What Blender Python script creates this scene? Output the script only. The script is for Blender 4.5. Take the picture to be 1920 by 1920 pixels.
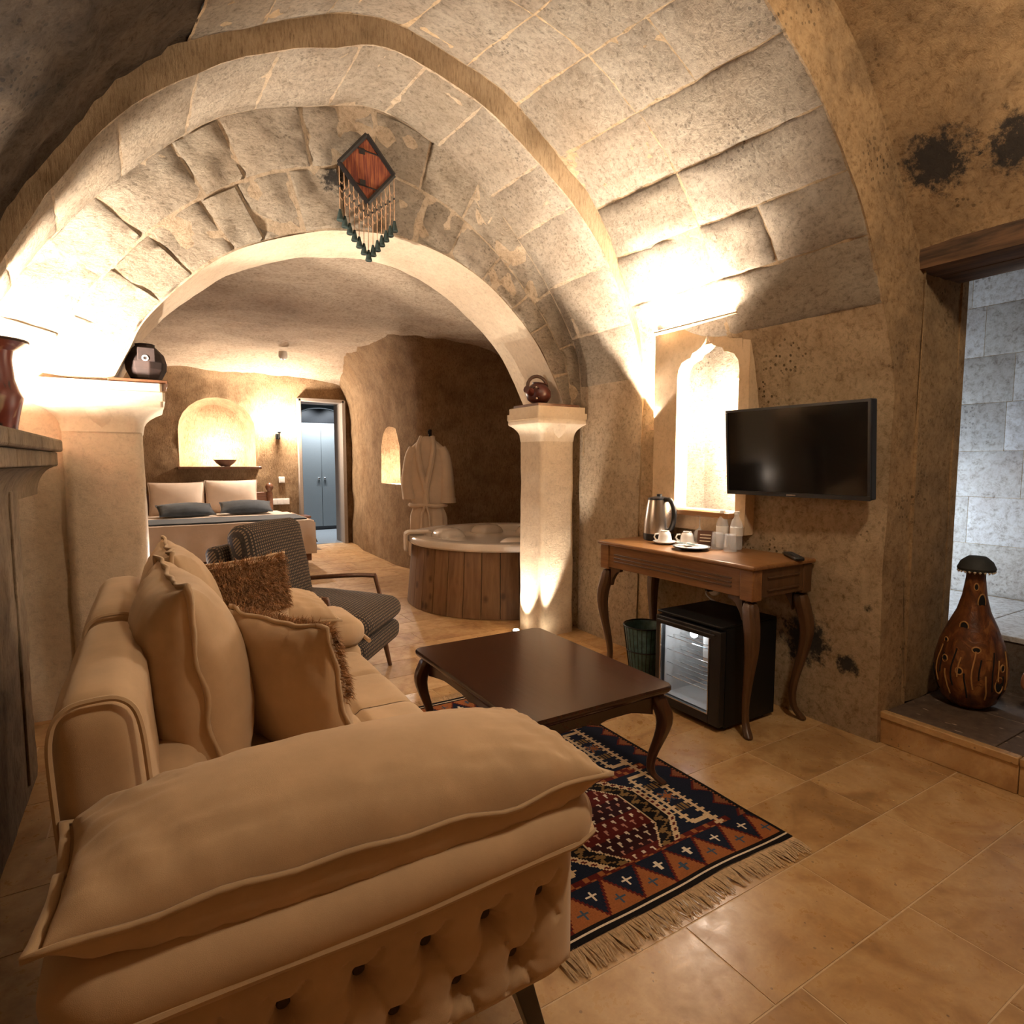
import bpy, bmesh, math, random
from math import sin, cos, pi, radians, sqrt, atan2, exp
from mathutils import Vector, Matrix, noise, geometry

random.seed(7)
for o in list(bpy.data.objects): bpy.data.objects.remove(o)
SC = bpy.context.scene
COL = SC.collection

# ------------------------------------------------------------------ camera, world, exposure
cd = bpy.data.cameras.new('camera'); cam = bpy.data.objects.new('camera', cd); COL.objects.link(cam)
cam.location = (0, 0, 1.3)
cam.rotation_euler = (radians(90 - 4.7975), 0, radians(-31.1746))
cd.sensor_fit = 'HORIZONTAL'; cd.sensor_width = 36; cd.lens = 36 * 1120 / 1920
cd.clip_start = 0.02; cd.clip_end = 60
SC.camera = cam
w = bpy.data.worlds.new('world'); SC.world = w; w.use_nodes = True
w.node_tree.nodes['Background'].inputs[0].default_value = (1, .8, .6, 1)
w.node_tree.nodes['Background'].inputs[1].default_value = 0.02
SC.view_settings.view_transform = 'Standard'; SC.view_settings.look = 'None'
SC.view_settings.gamma = 1; SC.view_settings.use_curve_mapping = False
SC.view_settings.exposure = 0.95

WARM = (1, .86, .72); COOL = (.70, .86, 1)
def point(name, loc, power, col=WARM, rad=.04):
    l = bpy.data.lights.new(name, 'POINT'); l.energy = power; l.color = col; l.shadow_soft_size = rad
    o = bpy.data.objects.new(name, l); o.location = loc; COL.objects.link(o); return o
def area(name, loc, to, power, sx, sy, col=WARM):
    l = bpy.data.lights.new(name, 'AREA'); l.energy = power; l.color = col; l.shape = 'RECTANGLE'; l.size = sx; l.size_y = sy
    o = bpy.data.objects.new(name, l); o.location = loc; COL.objects.link(o)
    d = Vector(to) - Vector(loc); o.rotation_euler = d.to_track_quat('-Z', 'Y').to_euler(); return o
def spot(name, loc, to, power, angle=60, blend=.5, col=WARM, rad=.03):
    l = bpy.data.lights.new(name, 'SPOT'); l.energy = power; l.color = col; l.shadow_soft_size = rad
    l.spot_size = radians(angle); l.spot_blend = blend
    o = bpy.data.objects.new(name, l); o.location = loc; COL.objects.link(o)
    d = Vector(to) - Vector(loc); o.rotation_euler = d.to_track_quat('-Z', 'Y').to_euler(); return o
# the lamps standing in view keep their light in their own builders below; this pendant is added out of view as foreground fill
point('fill_pendant_light', (1.6, .35, 2.85), 44, (1, .80, .58), .12)

# ------------------------------------------------------------------ materials
MATS = {}
def newmat(name):
    m = bpy.data.materials.new(name); m.use_nodes = True
    nt = m.node_tree; nt.nodes.clear()
    out = nt.nodes.new('ShaderNodeOutputMaterial'); b = nt.nodes.new('ShaderNodeBsdfPrincipled')
    nt.links.new(b.outputs[0], out.inputs[0]); MATS[name] = m
    return m, nt, b
def N(nt, t, **kw):
    n = nt.nodes.new(t)
    for k, v in kw.items():
        if k.startswith('i_'): n.inputs[int(k[2:])].default_value = v
        else: setattr(n, k, v)
    return n
def ramp(nt, fac, stops):
    r = nt.nodes.new('ShaderNodeValToRGB'); cr = r.color_ramp
    while len(cr.elements) < len(stops): cr.elements.new(.5)
    for e, (p, c) in zip(cr.elements, stops):
        e.position = p; e.color = (*c, 1) if len(c) == 3 else c
    nt.links.new(fac, r.inputs[0]); return r.outputs[0]
def mixc(nt, fac, a, b, mode='MIX'):
    m = nt.nodes.new('ShaderNodeMix'); m.data_type = 'RGBA'; m.blend_type = mode
    for s, v in ((m.inputs[0], fac), (m.inputs[6], a), (m.inputs[7], b)):
        if hasattr(v, 'is_linked') or isinstance(v, bpy.types.NodeSocket): nt.links.new(v, s)
        elif isinstance(v, (int, float)): s.default_value = v
        else: s.default_value = (*v, 1)
    return m.outputs[2]
def math_(nt, op, a, b=0., clamp=False):
    m = nt.nodes.new('ShaderNodeMath'); m.operation = op; m.use_clamp = clamp
    for s, v in ((m.inputs[0], a), (m.inputs[1], b)):
        if isinstance(v, bpy.types.NodeSocket): nt.links.new(v, s)
        else: s.default_value = v
    return m.outputs[0]
def noise_(nt, vec, scale, detail=6, rough=.6, dist=0.):
    n = nt.nodes.new('ShaderNodeTexNoise'); n.inputs['Scale'].default_value = scale
    n.inputs['Detail'].default_value = detail; n.inputs['Roughness'].default_value = rough
    n.inputs['Distortion'].default_value = dist
    nt.links.new(vec, n.inputs['Vector']); return n.outputs['Fac']
def objvec(nt, scale=(1, 1, 1)):
    t = nt.nodes.new('ShaderNodeTexCoord'); m = nt.nodes.new('ShaderNodeMapping')
    m.inputs['Scale'].default_value = scale
    nt.links.new(t.outputs['Object'], m.inputs[0]); return m.outputs[0]
def bump(nt, b, h, strength=.5, dist=.01):
    n = nt.nodes.new('ShaderNodeBump'); n.inputs['Strength'].default_value = strength
    n.inputs['Distance'].default_value = dist
    nt.links.new(h, n.inputs['Height']); nt.links.new(n.outputs[0], b.inputs['Normal'])
def plain(name, col, rough=.5, metal=0., bumpy=0., scale=60., var=.12, spec=None, coat=0.):
    m, nt, b = newmat(name); v = objvec(nt)
    n = noise_(nt, v, scale, 4)
    c = ramp(nt, n, [(.25, tuple(max(0, x * (1 - var)) for x in col)), (.75, tuple(min(1, x * (1 + var)) for x in col))])
    nt.links.new(c, b.inputs['Base Color']); b.inputs['Roughness'].default_value = rough
    b.inputs['Metallic'].default_value = metal
    if coat: b.inputs['Coat Weight'].default_value = coat
    if spec is not None: b.inputs['Specular IOR Level'].default_value = spec
    if bumpy: bump(nt, b, n, bumpy, .004)
    return m
def rock(name, light, mid, dark, strength=.8, dist=.03, rand=.25, grain=(1, 1, 1), darkamt=.5, pits=.5, spots=None, speck=.75):
    m, nt, b = newmat(name); v = objvec(nt); vg = objvec(nt, grain)
    big = noise_(nt, v, 1.6, 3, .6)
    med = noise_(nt, v, 6, 6, .65)
    fine = noise_(nt, vg, 30, 9, .82, .4); grit = noise_(nt, vg, 110, 5, .85)
    base = ramp(nt, big, [(.3, mid), (.62, light)])
    blotch = ramp(nt, med, [(.5 - .1 * darkamt, (1, 1, 1)), (.72, (0, 0, 0))])
    base = mixc(nt, math_(nt, 'MULTIPLY', math_(nt, 'SUBTRACT', 1., blotch), darkamt), base, dark)
    fc = ramp(nt, fine, [(.36, (.30, .24, .19)), (.46, (.78, .74, .70)), (.56, (1, 1, 1))])
    base = mixc(nt, speck, base, fc, 'MULTIPLY')
    oi = nt.nodes.new('ShaderNodeObjectInfo')
    rc = ramp(nt, oi.outputs['Random'], [(0, (1 - rand, 1 - rand * 1.1, 1 - rand * 1.3)), (1, (1, 1, 1))])
    base = mixc(nt, 1., base, rc, 'MULTIPLY')
    vo = nt.nodes.new('ShaderNodeTexVoronoi'); vo.inputs['Scale'].default_value = 38
    nt.links.new(v, vo.inputs['Vector'])
    gate = ramp(nt, noise_(nt, v, 3.1, 4), [(.5, (0, 0, 0)), (.66, (1, 1, 1))])
    pit = math_(nt, 'MULTIPLY', math_(nt, 'LESS_THAN', vo.outputs['Distance'], .27), math_(nt, 'MULTIPLY', gate, pits))
    base = mixc(nt, pit, base, tuple(x * .45 for x in dark))
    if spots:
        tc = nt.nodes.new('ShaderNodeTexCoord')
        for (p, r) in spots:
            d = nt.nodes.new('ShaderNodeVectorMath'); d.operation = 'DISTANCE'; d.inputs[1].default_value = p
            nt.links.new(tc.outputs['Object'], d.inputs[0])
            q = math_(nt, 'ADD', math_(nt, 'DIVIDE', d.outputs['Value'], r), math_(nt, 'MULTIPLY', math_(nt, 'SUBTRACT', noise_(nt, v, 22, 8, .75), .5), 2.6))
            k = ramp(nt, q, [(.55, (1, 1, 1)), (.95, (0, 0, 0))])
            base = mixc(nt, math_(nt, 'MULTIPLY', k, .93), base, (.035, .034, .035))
    nt.links.new(base, b.inputs['Base Color']); b.inputs['Roughness'].default_value = .93
    b.inputs['Specular IOR Level'].default_value = .15
    h = math_(nt, 'ADD', math_(nt, 'ADD', math_(nt, 'MULTIPLY', fine, 1.25), math_(nt, 'MULTIPLY', grit, .30)), math_(nt, 'MULTIPLY', med, .7))
    h = math_(nt, 'SUBTRACT', h, math_(nt, 'MULTIPLY', pit, .25))
    bump(nt, b, h, strength, dist)
    return m
M_lime = rock('limestone', (.86, .75, .60), (.77, .63, .47), (.54, .41, .29), 1., .085, .16, (1, 1, 1.6), .55, .7,
              [((.985, 3.65, 2.93), .085), ((1.2, 2.02, 3.17), .05)])
M_mortar = rock('mortar_rock', (.74, .60, .43), (.66, .50, .34), (.48, .34, .22), .8, .04, .0, (1, 1, 1), .5, .5)
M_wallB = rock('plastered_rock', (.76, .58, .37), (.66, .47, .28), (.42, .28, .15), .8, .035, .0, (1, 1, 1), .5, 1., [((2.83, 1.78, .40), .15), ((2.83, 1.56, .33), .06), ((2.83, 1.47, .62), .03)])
M_wallA = rock('ochre_rock', (.58, .40, .22), (.48, .32, .17), (.22, .15, .09), .6, .03, .1, (1, 1, 1), .7, .8,
               [((2.80, 1.27, 2.53), .15), ((2.84, 1.0, 2.51), .14)])
M_band = rock('dressed_rock', (.62, .45, .27), (.54, .38, .22), (.38, .26, .15), .7, .03, .0, (3, 1, .5), .4, .2)
M_soot_shade = rock('sooty_shaded_rock', (.20, .145, .095), (.13, .092, .060), (.055, .042, .032), 1., .05, .0, (1, 1, 1), .8, .6)  # soot-dark rock, with the shade of the unlit vault side put into its colour
M_cave = rock('cave_rock', (.70, .48, .28), (.60, .38, .20), (.34, .20, .10), 1., .06, .0, (2.5, 2.5, .7), .7, .3)
M_ceil = rock('cave_ceiling_rock', (.56, .45, .33), (.48, .37, .27), (.34, .26, .18), .7, .03, .0, (1, 1, 1), .4, .5)
M_col = rock('column_stone', (.78, .64, .47), (.72, .57, .40), (.56, .42, .28), .55, .02, .0, (1, 1, 1), .35, .25, None, .3)
M_cap = rock('capital_stone', (.80, .68, .52), (.74, .60, .42), (.60, .45, .29), .3, .012, .0, (1, 1, 1), .3, .1, None, .2)
M_frame = rock('niche_frame_stone', (.74, .56, .37), (.68, .50, .31), (.5, .36, .22), .25, .012, .0, (1, 1, 1), .3, .1, None, .3)
M_mantle = rock('mantle_stone', (.30, .235, .16), (.24, .18, .12), (.10, .078, .055), .4, .015, .1, (2, 2, .6), .6, .2)
M_blue = rock('pale_block_stone', (.72, .72, .74), (.60, .60, .63), (.45, .40, .40), .35, .015, .2, (1, 1, 1), .5, .8)
M_dark = rock('dark_floor_stone', (.20, .16, .13), (.15, .115, .09), (.08, .065, .05), .5, .01, .1, (1, 1, 1), .5, .2)

def tile_mat(name, a, b_, c, rough):
    m, nt, b = newmat(name); v = objvec(nt)
    oi = nt.nodes.new('ShaderNodeObjectInfo')
    ad = nt.nodes.new('ShaderNodeVectorMath'); ad.operation = 'MULTIPLY_ADD'
    ad.inputs[1].default_value = (1, 1, 1)
    sc = nt.nodes.new('ShaderNodeVectorMath'); sc.operation = 'SCALE'; sc.inputs[3].default_value = 37.
    cb = nt.nodes.new('ShaderNodeCombineXYZ')
    for k in range(3): nt.links.new(oi.outputs['Random'], cb.inputs[k])
    nt.links.new(cb.outputs[0], sc.inputs[0]); nt.links.new(v, ad.inputs[0]); nt.links.new(sc.outputs[0], ad.inputs[2])
    v = ad.outputs[0]
    n1 = noise_(nt, v, 4, 5, .6, 1.2); n2 = noise_(nt, v, 22, 6, .7)
    col = ramp(nt, n1, [(.28, tuple(x * .72 for x in a)), (.40, a), (.52, b_), (.70, c)])
    col = mixc(nt, .4, col, ramp(nt, n2, [(.35, (.6, .55, .5)), (.6, (1, 1, 1))]), 'MULTIPLY')
    col = mixc(nt, 1., col, ramp(nt, oi.outputs['Random'], [(0, (.82, .80, .76)), (1, (1.0, 1.0, 1.0))]), 'MULTIPLY')
    vo = nt.nodes.new('ShaderNodeTexVoronoi'); vo.inputs['Scale'].default_value = 30; nt.links.new(v, vo.inputs['Vector'])
    pit = math_(nt, 'MULTIPLY', math_(nt, 'LESS_THAN', vo.outputs['Distance'], .12), math_(nt, 'GREATER_THAN', noise_(nt, v, 5, 3), .56))
    col = mixc(nt, math_(nt, 'MULTIPLY', pit, .7), col, (.16, .09, .045))
    nt.links.new(col, b.inputs['Base Color'])
    r = ramp(nt, n2, [(.3, (rough + .18,) * 3), (.7, (rough,) * 3)])
    nt.links.new(r, b.inputs['Roughness'])
    bump(nt, b, math_(nt, 'SUBTRACT', n2, pit), .12, .003)
    return m
M_tile = tile_mat('travertine_tile', (.47, .27, .11), (.56, .35, .155), (.64, .43, .215), .23)
M_tile2 = tile_mat('bedroom_tile', (.52, .30, .13), (.60, .38, .175), (.66, .44, .225), .5)
M_grout = plain('grout', (.62, .45, .27), .8, bumpy=.3)

def wood(name, a, b_, rough=.35, axis=(1, 14, 14), coat=.0, sc=3.):
    m, nt, b = newmat(name); v = objvec(nt, axis)
    n1 = noise_(nt, v, sc, 5, .6, .6); n2 = noise_(nt, v, sc * 5, 4, .6)
    col = mixc(nt, .35, ramp(nt, n1, [(.3, a), (.7, b_)]), ramp(nt, n2, [(.35, (.5, .5, .5)), (.65, (1, 1, 1))]), 'MULTIPLY')
    nt.links.new(col, b.inputs['Base Color']); b.inputs['Roughness'].default_value = rough
    if coat: b.inputs['Coat Weight'].default_value = coat; b.inputs['Coat Roughness'].default_value = .15
    bump(nt, b, n1, .12, .004); return m
M_desk = wood('oak_stained_wood', (.20, .085, .025), (.32, .15, .05), .34, (14, 1, 14), .25)
M_deskleg = wood('dark_oak_wood', (.075, .036, .015), (.13, .062, .026), .4, (14, 14, 1), .15)
M_maho = wood('mahogany_wood', (.032, .012, .006), (.055, .020, .010), .2, (14, 1, 14), .35)
M_mahol = wood('mahogany_leg_wood', (.06, .022, .010), (.10, .038, .016), .3, (14, 14, 1), .4)
M_plank = wood('tub_plank_wood', (.17, .075, .03), (.32, .17, .075), .55, (9, 9, .8), 0)
M_beam = wood('charred_beam_wood', (.03, .018, .01), (.20, .10, .045), .85, (6, .7, 8), 0)
M_walnut = wood('walnut_wood', (.10, .04, .018), (.17, .075, .035), .4, (10, 10, 1), .2)
M_bedwood = wood('bed_wood', (.13, .05, .025), (.21, .09, .045), .4, (1, 10, 10), .2)
M_blackwood = plain('black_leg_wood', (.022, .016, .012), .3, coat=.3)
def fabric(name, col, sc=900., var=.15, sheen=.3, soft=None):
    m, nt, b = newmat(name); v = objvec(nt)
    n0 = noise_(nt, v, 7, 4, .6); n1 = noise_(nt, v, sc, 2, .5)
    c = ramp(nt, n0, [(.3, tuple(x * (1 - var) for x in col)), (.7, tuple(min(1, x * (1 + var)) for x in col))])
    nt.links.new(c, b.inputs['Base Color']); b.inputs['Roughness'].default_value = .9
    b.inputs['Specular IOR Level'].default_value = .1
    b.inputs['Sheen Weight'].default_value = sheen; b.inputs['Sheen Roughness'].default_value = .5
    b.inputs['Sheen Tint'].default_value = (1, .9, .75, 1)
    bump(nt, b, math_(nt, 'ADD', math_(nt, 'MULTIPLY', n1, .3), noise_(nt, v, 14, 3)), .25, .006)
    return m
M_sofa = fabric('beige_velvet', (.56, .39, .235), var=.10)
M_sofadk = fabric('beige_velvet_seam', (.53, .37, .22), var=.08)
M_button = plain('button_fabric', (.075, .045, .025), .8)
M_linen = fabric('white_linen', (.72, .60, .50), var=.05, sheen=.1)
M_robe = fabric('terry_cloth', (.66, .53, .40), 300., .08, .3)
M_navy = fabric('slate_blue_fabric', (.055, .07, .09), var=.25, sheen=.15)
M_navy2 = fabric('grey_blue_runner', (.075, .09, .11), var=.2, sheen=.1)
m, nt, b = newmat('woven_check_fabric')
v = objvec(nt); sx = nt.nodes.new('ShaderNodeSeparateXYZ'); nt.links.new(v, sx.inputs[0])
def band(sock, k, ph=0.): return math_(nt, 'SINE', math_(nt, 'ADD', math_(nt, 'MULTIPLY', sock, k), ph))
sA = math_(nt, 'ADD', sx.outputs[0], math_(nt, 'MULTIPLY', sx.outputs[2], .0))
q = math_(nt, 'ADD', math_(nt, 'ADD', math_(nt, 'GREATER_THAN', band(sx.outputs[1], 330.), -.1), math_(nt, 'GREATER_THAN', band(math_(nt, 'SUBTRACT', sx.outputs[0], sx.outputs[2]), 300.), .15)), 0.)
q = math_(nt, 'GREATER_THAN', q, .5)
q2 = noise_(nt, v, 90, 3)
colr = mixc(nt, q, ramp(nt, q2, [(.3, (.15, .10, .062)), (.7, (.24, .165, .10))]), ramp(nt, q2, [(.3, (.014, .011, .010)), (.7, (.040, .032, .026))]))
nt.links.new(colr, b.inputs['Base Color']); b.inputs['Roughness'].default_value = .9; bump(nt, b, q, .3, .003); M_check = m

M_black = plain('black_plastic', (.012, .012, .013), .35)
M_blackm = plain('black_matte_metal', (.006, .0065, .007), .5, spec=.3)
M_screen = plain('tv_screen', (.003, .003, .003), .09, var=.0)
M_white = plain('white_plastic', (.82, .80, .76), .4, var=.03)
M_acryl = plain('tub_acrylic', (.80, .72, .64), .18, var=.03, coat=.4)
M_inner = plain('fridge_liner', (.62, .60, .58), .4, var=.05)
M_porc = plain('porcelain', (.85, .83, .80), .2, var=.03)
M_steel = plain('brushed_steel', (.62, .57, .52), .27, 1., var=.05)
M_chrome = plain('chrome', (.8, .8, .8), .12, 1., var=.02)
M_greyd = plain('grey_lacquer', (.21, .225, .23), .35, var=.05)
M_darkin = plain('dark_grey_paint', (.05, .05, .055), .6)
M_pot = plain('dark_clay', (.022, .010, .007), .8, bumpy=.3, scale=18, var=.5)
M_pot2 = plain('oxblood_clay', (.06, .012, .008), .35, bumpy=.2, scale=18, var=.4)
M_pot3 = plain('brown_leather_clay', (.055, .024, .012), .6, bumpy=.4, scale=25, var=.5)
M_terra = plain('terracotta', (.33, .13, .06), .6, bumpy=.3, scale=20, var=.35)
M_bowl = plain('bowl_clay', (.13, .065, .04), .6, bumpy=.2)
M_hole = plain('dark_hole', (.006, .005, .005), .9)
M_gold = plain('carved_ochre', (.45, .24, .08), .5, bumpy=.2)
M_paper = plain('sachet_paper', (.75, .65, .5), .6, var=.2, scale=80)
M_brownp = plain('brown_card', (.10, .04, .02), .5)
M_bag = plain('bin_bag', (.07, .16, .17), .35, bumpy=.4, scale=30, var=.5)
M_fur = plain('brown_fur', (.34, .175, .07), .75, scale=30, var=.55)
M_furb = plain('fur_backing', (.20, .10, .04), .9)
M_cordm = plain('white_cable', (.7, .66, .6), .5)
M_thread = plain('tan_thread', (.50, .28, .15), .8)
M_fringe = plain('fringe_wool', (.60, .44, .27), .9, scale=90, var=.3)
M_tassel = plain('dark_green_tassel', (.02, .035, .03), .9, scale=60, var=.5)
M_bead = plain('black_bead', (.012, .01, .01), .3)
m, nt, b = newmat('woven_red_kilim'); v = objvec(nt, (160, 160, 8)); n = noise_(nt, v, 1., 3)
nt.links.new(ramp(nt, n, [(.35, (.10, .020, .012)), (.5, (.19, .045, .018)), (.68, (.30, .10, .03))]), b.inputs['Base Color'])
b.inputs['Roughness'].default_value = .9; bump(nt, b, n, .4, .004); M_kilim = m
def glass(name, col=(1, 1, 1), rough=.02, ior=1.45):
    m, nt, b = newmat(name); b.inputs['Base Color'].default_value = (*col, 1)
    b.inputs['Roughness'].default_value = rough; b.inputs['Transmission Weight'].default_value = 1; b.inputs['IOR'].default_value = ior
    n = noise_(nt, objvec(nt), 8, 2); bump(nt, b, n, .01, .001); return m
def thin(name, col, alpha, rough=.05):
    m = plain(name, col, rough, var=.04); m.node_tree.nodes['Principled BSDF'].inputs['Alpha'].default_value = alpha; return m
M_thin = thin('thin_clear_glass', (.9, .92, .95), .22); M_pet = thin('thin_clear_plastic', (.9, .92, .95), .32, .1)
M_glass = glass('clear_glass', ior=1.18); M_water = glass('bottle_plastic', (.97, .98, 1), .12, 1.12)
def emis(name, col, s):
    m, nt, b = newmat(name); b.inputs['Base Color'].default_value = (*col, 1)
    b.inputs['Emission Color'].default_value = (*col, 1); b.inputs['Emission Strength'].default_value = s
    n = noise_(nt, objvec(nt), 20, 2); r = ramp(nt, n, [(0, (.95, .95, .95)), (1, (1, 1, 1))])
    nt.links.new(mixc(nt, 1., col, r, 'MULTIPLY'), b.inputs['Emission Color']); return m
M_bulb = emis('lit_bulb', (1, .86, .66), 30); M_bulbc = emis('cool_bulb', (.75, .88, 1), 14); M_fled = emis('fridge_lamp', (.5, .8, 1), 1.2)
m, nt, b = newmat('rug_wool'); at = nt.nodes.new('ShaderNodeVertexColor'); at.layer_name = 'Col'
n = noise_(nt, objvec(nt), 260, 2)
nt.links.new(mixc(nt, .5, at.outputs[0], ramp(nt, n, [(.3, (.55, .55, .55)), (.6, (1, 1, 1))]), 'MULTIPLY'), b.inputs['Base Color'])
b.inputs['Roughness'].default_value = .95; b.inputs['Specular IOR Level'].default_value = .05; bump(nt, b, n, .5, .003); M_rug = m
m, nt, b = newmat('speckled_step_stone'); v = objvec(nt, (40, 14, 14)); n = noise_(nt, v, 1., 2)
n2 = noise_(nt, objvec(nt), 30, 5)
nt.links.new(mixc(nt, ramp(nt, n, [(.66, (0, 0, 0)), (.7, (1, 1, 1))]), ramp(nt, n2, [(.3, (.07, .045, .03)), (.7, (.14, .095, .065))]), (.42, .32, .24)), b.inputs['Base Color'])
b.inputs['Roughness'].default_value = .55; M_speck = m
# carved gourd: burnt brown skin, darker towards nothing in particular, amber streaks of carving
m, nt, b = newmat('carved_gourd_skin'); v = objvec(nt, (5, 5, 2.2)); n = noise_(nt, v, 3., 5, .6, 1.5); n2 = noise_(nt, objvec(nt), 14, 4, .6, 2)
c = ramp(nt, n, [(.3, (.035, .012, .006)), (.5, (.15, .048, .014)), (.68, (.30, .125, .035))])
c = mixc(nt, ramp(nt, n2, [(.56, (0, 0, 0)), (.6, (.8, .8, .8))]), c, (.10, .035, .012))
nt.links.new(c, b.inputs['Base Color']); b.inputs['Roughness'].default_value = .35; bump(nt, b, n2, .5, .006); M_gourd = m
# painted cloth vase by the mantle
m, nt, b = newmat('painted_vase'); v = objvec(nt, (9, 9, 5)); n = noise_(nt, v, 1.4, 2, .5, 1.)
nt.links.new(ramp(nt, n, [(.36, (.012, .012, .011)), (.42, (.13, .022, .013)), (.58, (.17, .034, .018)), (.66, (.40, .28, .18))]), b.inputs['Base Color'])
b.inputs['Roughness'].default_value = .4; M_vase = m

# ------------------------------------------------------------------ mesh helpers
class MB:
    def __init__(s): s.v = []; s.f = []
    def add(s, vs, fs):
        k = len(s.v); s.v += [tuple(p) for p in vs]; s.f += [tuple(i + k for i in f) for f in fs]; return s
    def box(s, x0, x1, y0, y1, z0, z1):
        return s.add([(x0, y0, z0), (x1, y0, z0), (x1, y1, z0), (x0, y1, z0), (x0, y0, z1), (x1, y0, z1), (x1, y1, z1), (x0, y1, z1)],
                     [(0, 3, 2, 1), (4, 5, 6, 7), (0, 1, 5, 4), (1, 2, 6, 5), (2, 3, 7, 6), (3, 0, 4, 7)])
    def lathe(s, prof, n=24, c=(0, 0, 0), sx=1., sy=1.):
        vs = []; fs = []; m = len(prof)
        for i in range(n):
            a = 2 * pi * i / n
            for r, z in prof: vs.append((c[0] + r * cos(a) * sx, c[1] + r * sin(a) * sy, c[2] + z))
        for i in range(n):
            j = (i + 1) % n
            for k in range(m - 1): fs.append((i * m + k, j * m + k, j * m + k + 1, i * m + k + 1))
        for k, flip in ((0, 1), (m - 1, 0)):
            if prof[k][0] > 1e-5: 
                r = [i * m + k for i in range(n)]; fs.append(tuple(r[::-1] if flip else r))
        return s.add(vs, fs)
    def tube(s, pts, r, n=8, closed=False, cap=True):
        P = [Vector(p) for p in pts]; m = len(P); vs = []; fs = []
        rr = r if isinstance(r, (list, tuple)) else [r] * m
        up = Vector((0, 0, 1))
        T = []
        for i in range(m):
            t = (P[(i + 1) % m] - P[i - 1]) if closed else (P[min(i + 1, m - 1)] - P[max(i - 1, 0)])
            T.append(t.normalized() if t.length > 1e-9 else Vector((0, 0, 1)))
        a = T[0].cross(up)
        if a.length < .05: a = T[0].cross(Vector((1, 0, 0)))
        a.normalize()
        for i in range(m):
            a = a - T[i] * a.dot(T[i])
            a.normalize(); bb = T[i].cross(a)
            for k in range(n):
                q = 2 * pi * k / n; vs.append(P[i] + (a * cos(q) + bb * sin(q)) * rr[i])
        for i in range(m if closed else m - 1):
            j = (i + 1) % m
            for k in range(n):
                l = (k + 1) % n; fs.append((i * n + k, i * n + l, j * n + l, j * n + k))
        if cap and not closed:
            fs.append(tuple(range(n - 1, -1, -1))); fs.append(tuple((m - 1) * n + k for k in range(n)))
        return s.add(vs, fs)
    def loft(s, secs, cap=True):      # list of equal-count closed sections
        n = len(secs[0]); vs = [p for c in secs for p in c]; fs = []
        for i in range(len(secs) - 1):
            for k in range(n):
                l = (k + 1) % n; fs.append((i * n + k, i * n + l, (i + 1) * n + l, (i + 1) * n + k))
        if cap: fs.append(tuple(range(n - 1, -1, -1))); fs.append(tuple((len(secs) - 1) * n + k for k in range(n)))
        return s.add(vs, fs)
    def prism(s, poly, a0, a1, axis='y'):     # 2D poly extruded along an axis
        def P(u, v, a): return {'y': (u, a, v), 'x': (a, u, v), 'z': (u, v, a)}[axis]
        n = len(poly); vs = [P(u, v, a0) for u, v in poly] + [P(u, v, a1) for u, v in poly]
        fs = [tuple(range(n)), tuple(range(2 * n - 1, n - 1, -1))] + [(i, i + n, (i + 1) % n + n, (i + 1) % n) for i in range(n)]
        return s.add(vs, fs)
    def grid(s, fn, na, nb):
        vs = [fn(i / na, j / nb) for i in range(na + 1) for j in range(nb + 1)]
        fs = [(i * (nb + 1) + j, (i + 1) * (nb + 1) + j, (i + 1) * (nb + 1) + j + 1, i * (nb + 1) + j + 1) for i in range(na) for j in range(nb)]
        return s.add(vs, fs)
    def xf(s, M):
        s.v = [tuple(M @ Vector(p)) for p in s.v]; return s
    def mesh(s, name, mat, smooth=True, fix=True):
        me = bpy.data.meshes.new(name); me.from_pydata(s.v, [], s.f); me.materials.append(mat)
        if fix:
            bm = bmesh.new(); bm.from_mesh(me); bmesh.ops.recalc_face_normals(bm, faces=bm.faces); bm.to_mesh(me); bm.free()
        if smooth:
            me.polygons.foreach_set('use_smooth', [True] * len(me.polygons))
            try: me.set_sharp_from_angle(angle=radians(38))
            except Exception: pass
        me.update(); return me
    def obj(s, name, mat, parent=None, bev=0., seg=2, smooth=True, sub=0, fix=True):
        o = bpy.data.objects.new(name, s.mesh(name, mat, smooth, fix)); COL.objects.link(o)
        if parent: o.parent = parent
        if bev:
            b = o.modifiers.new('bevel', 'BEVEL'); b.width = bev; b.segments = seg; b.limit_method = 'ANGLE'; b.angle_limit = radians(35); b.harden_normals = False
        if sub: q = o.modifiers.new('sub', 'SUBSURF'); q.levels = sub; q.render_levels = sub
        return o
def thing(name, label, cat, loc=(0, 0, 0), rz=0., group=None):
    o = bpy.data.objects.new(name, None); COL.objects.link(o); o.empty_display_size = .1
    o.location = loc; o.rotation_euler = (0, 0, rz); o['label'] = label; o['category'] = cat
    if group: o['group'] = group
    return o
def tag(o, label, cat, group=None):
    o['label'] = label; o['category'] = cat
    if group: o['group'] = group
    return o
def struct(o, label=None):
    o['kind'] = 'structure'
    if label: o['label'] = label
    return o
def dup(root, loc=None, rz=None, label=None):
    r = root.copy(); COL.objects.link(r)
    if loc is not None: r.location = loc
    if rz is not None: r.rotation_euler = (0, 0, rz)
    if label: r['label'] = label
    for ch in list(root.children):
        c = ch.copy(); COL.objects.link(c); c.parent = r
        for g in list(ch.children):
            d = g.copy(); COL.objects.link(d); d.parent = c
    return r
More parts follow.
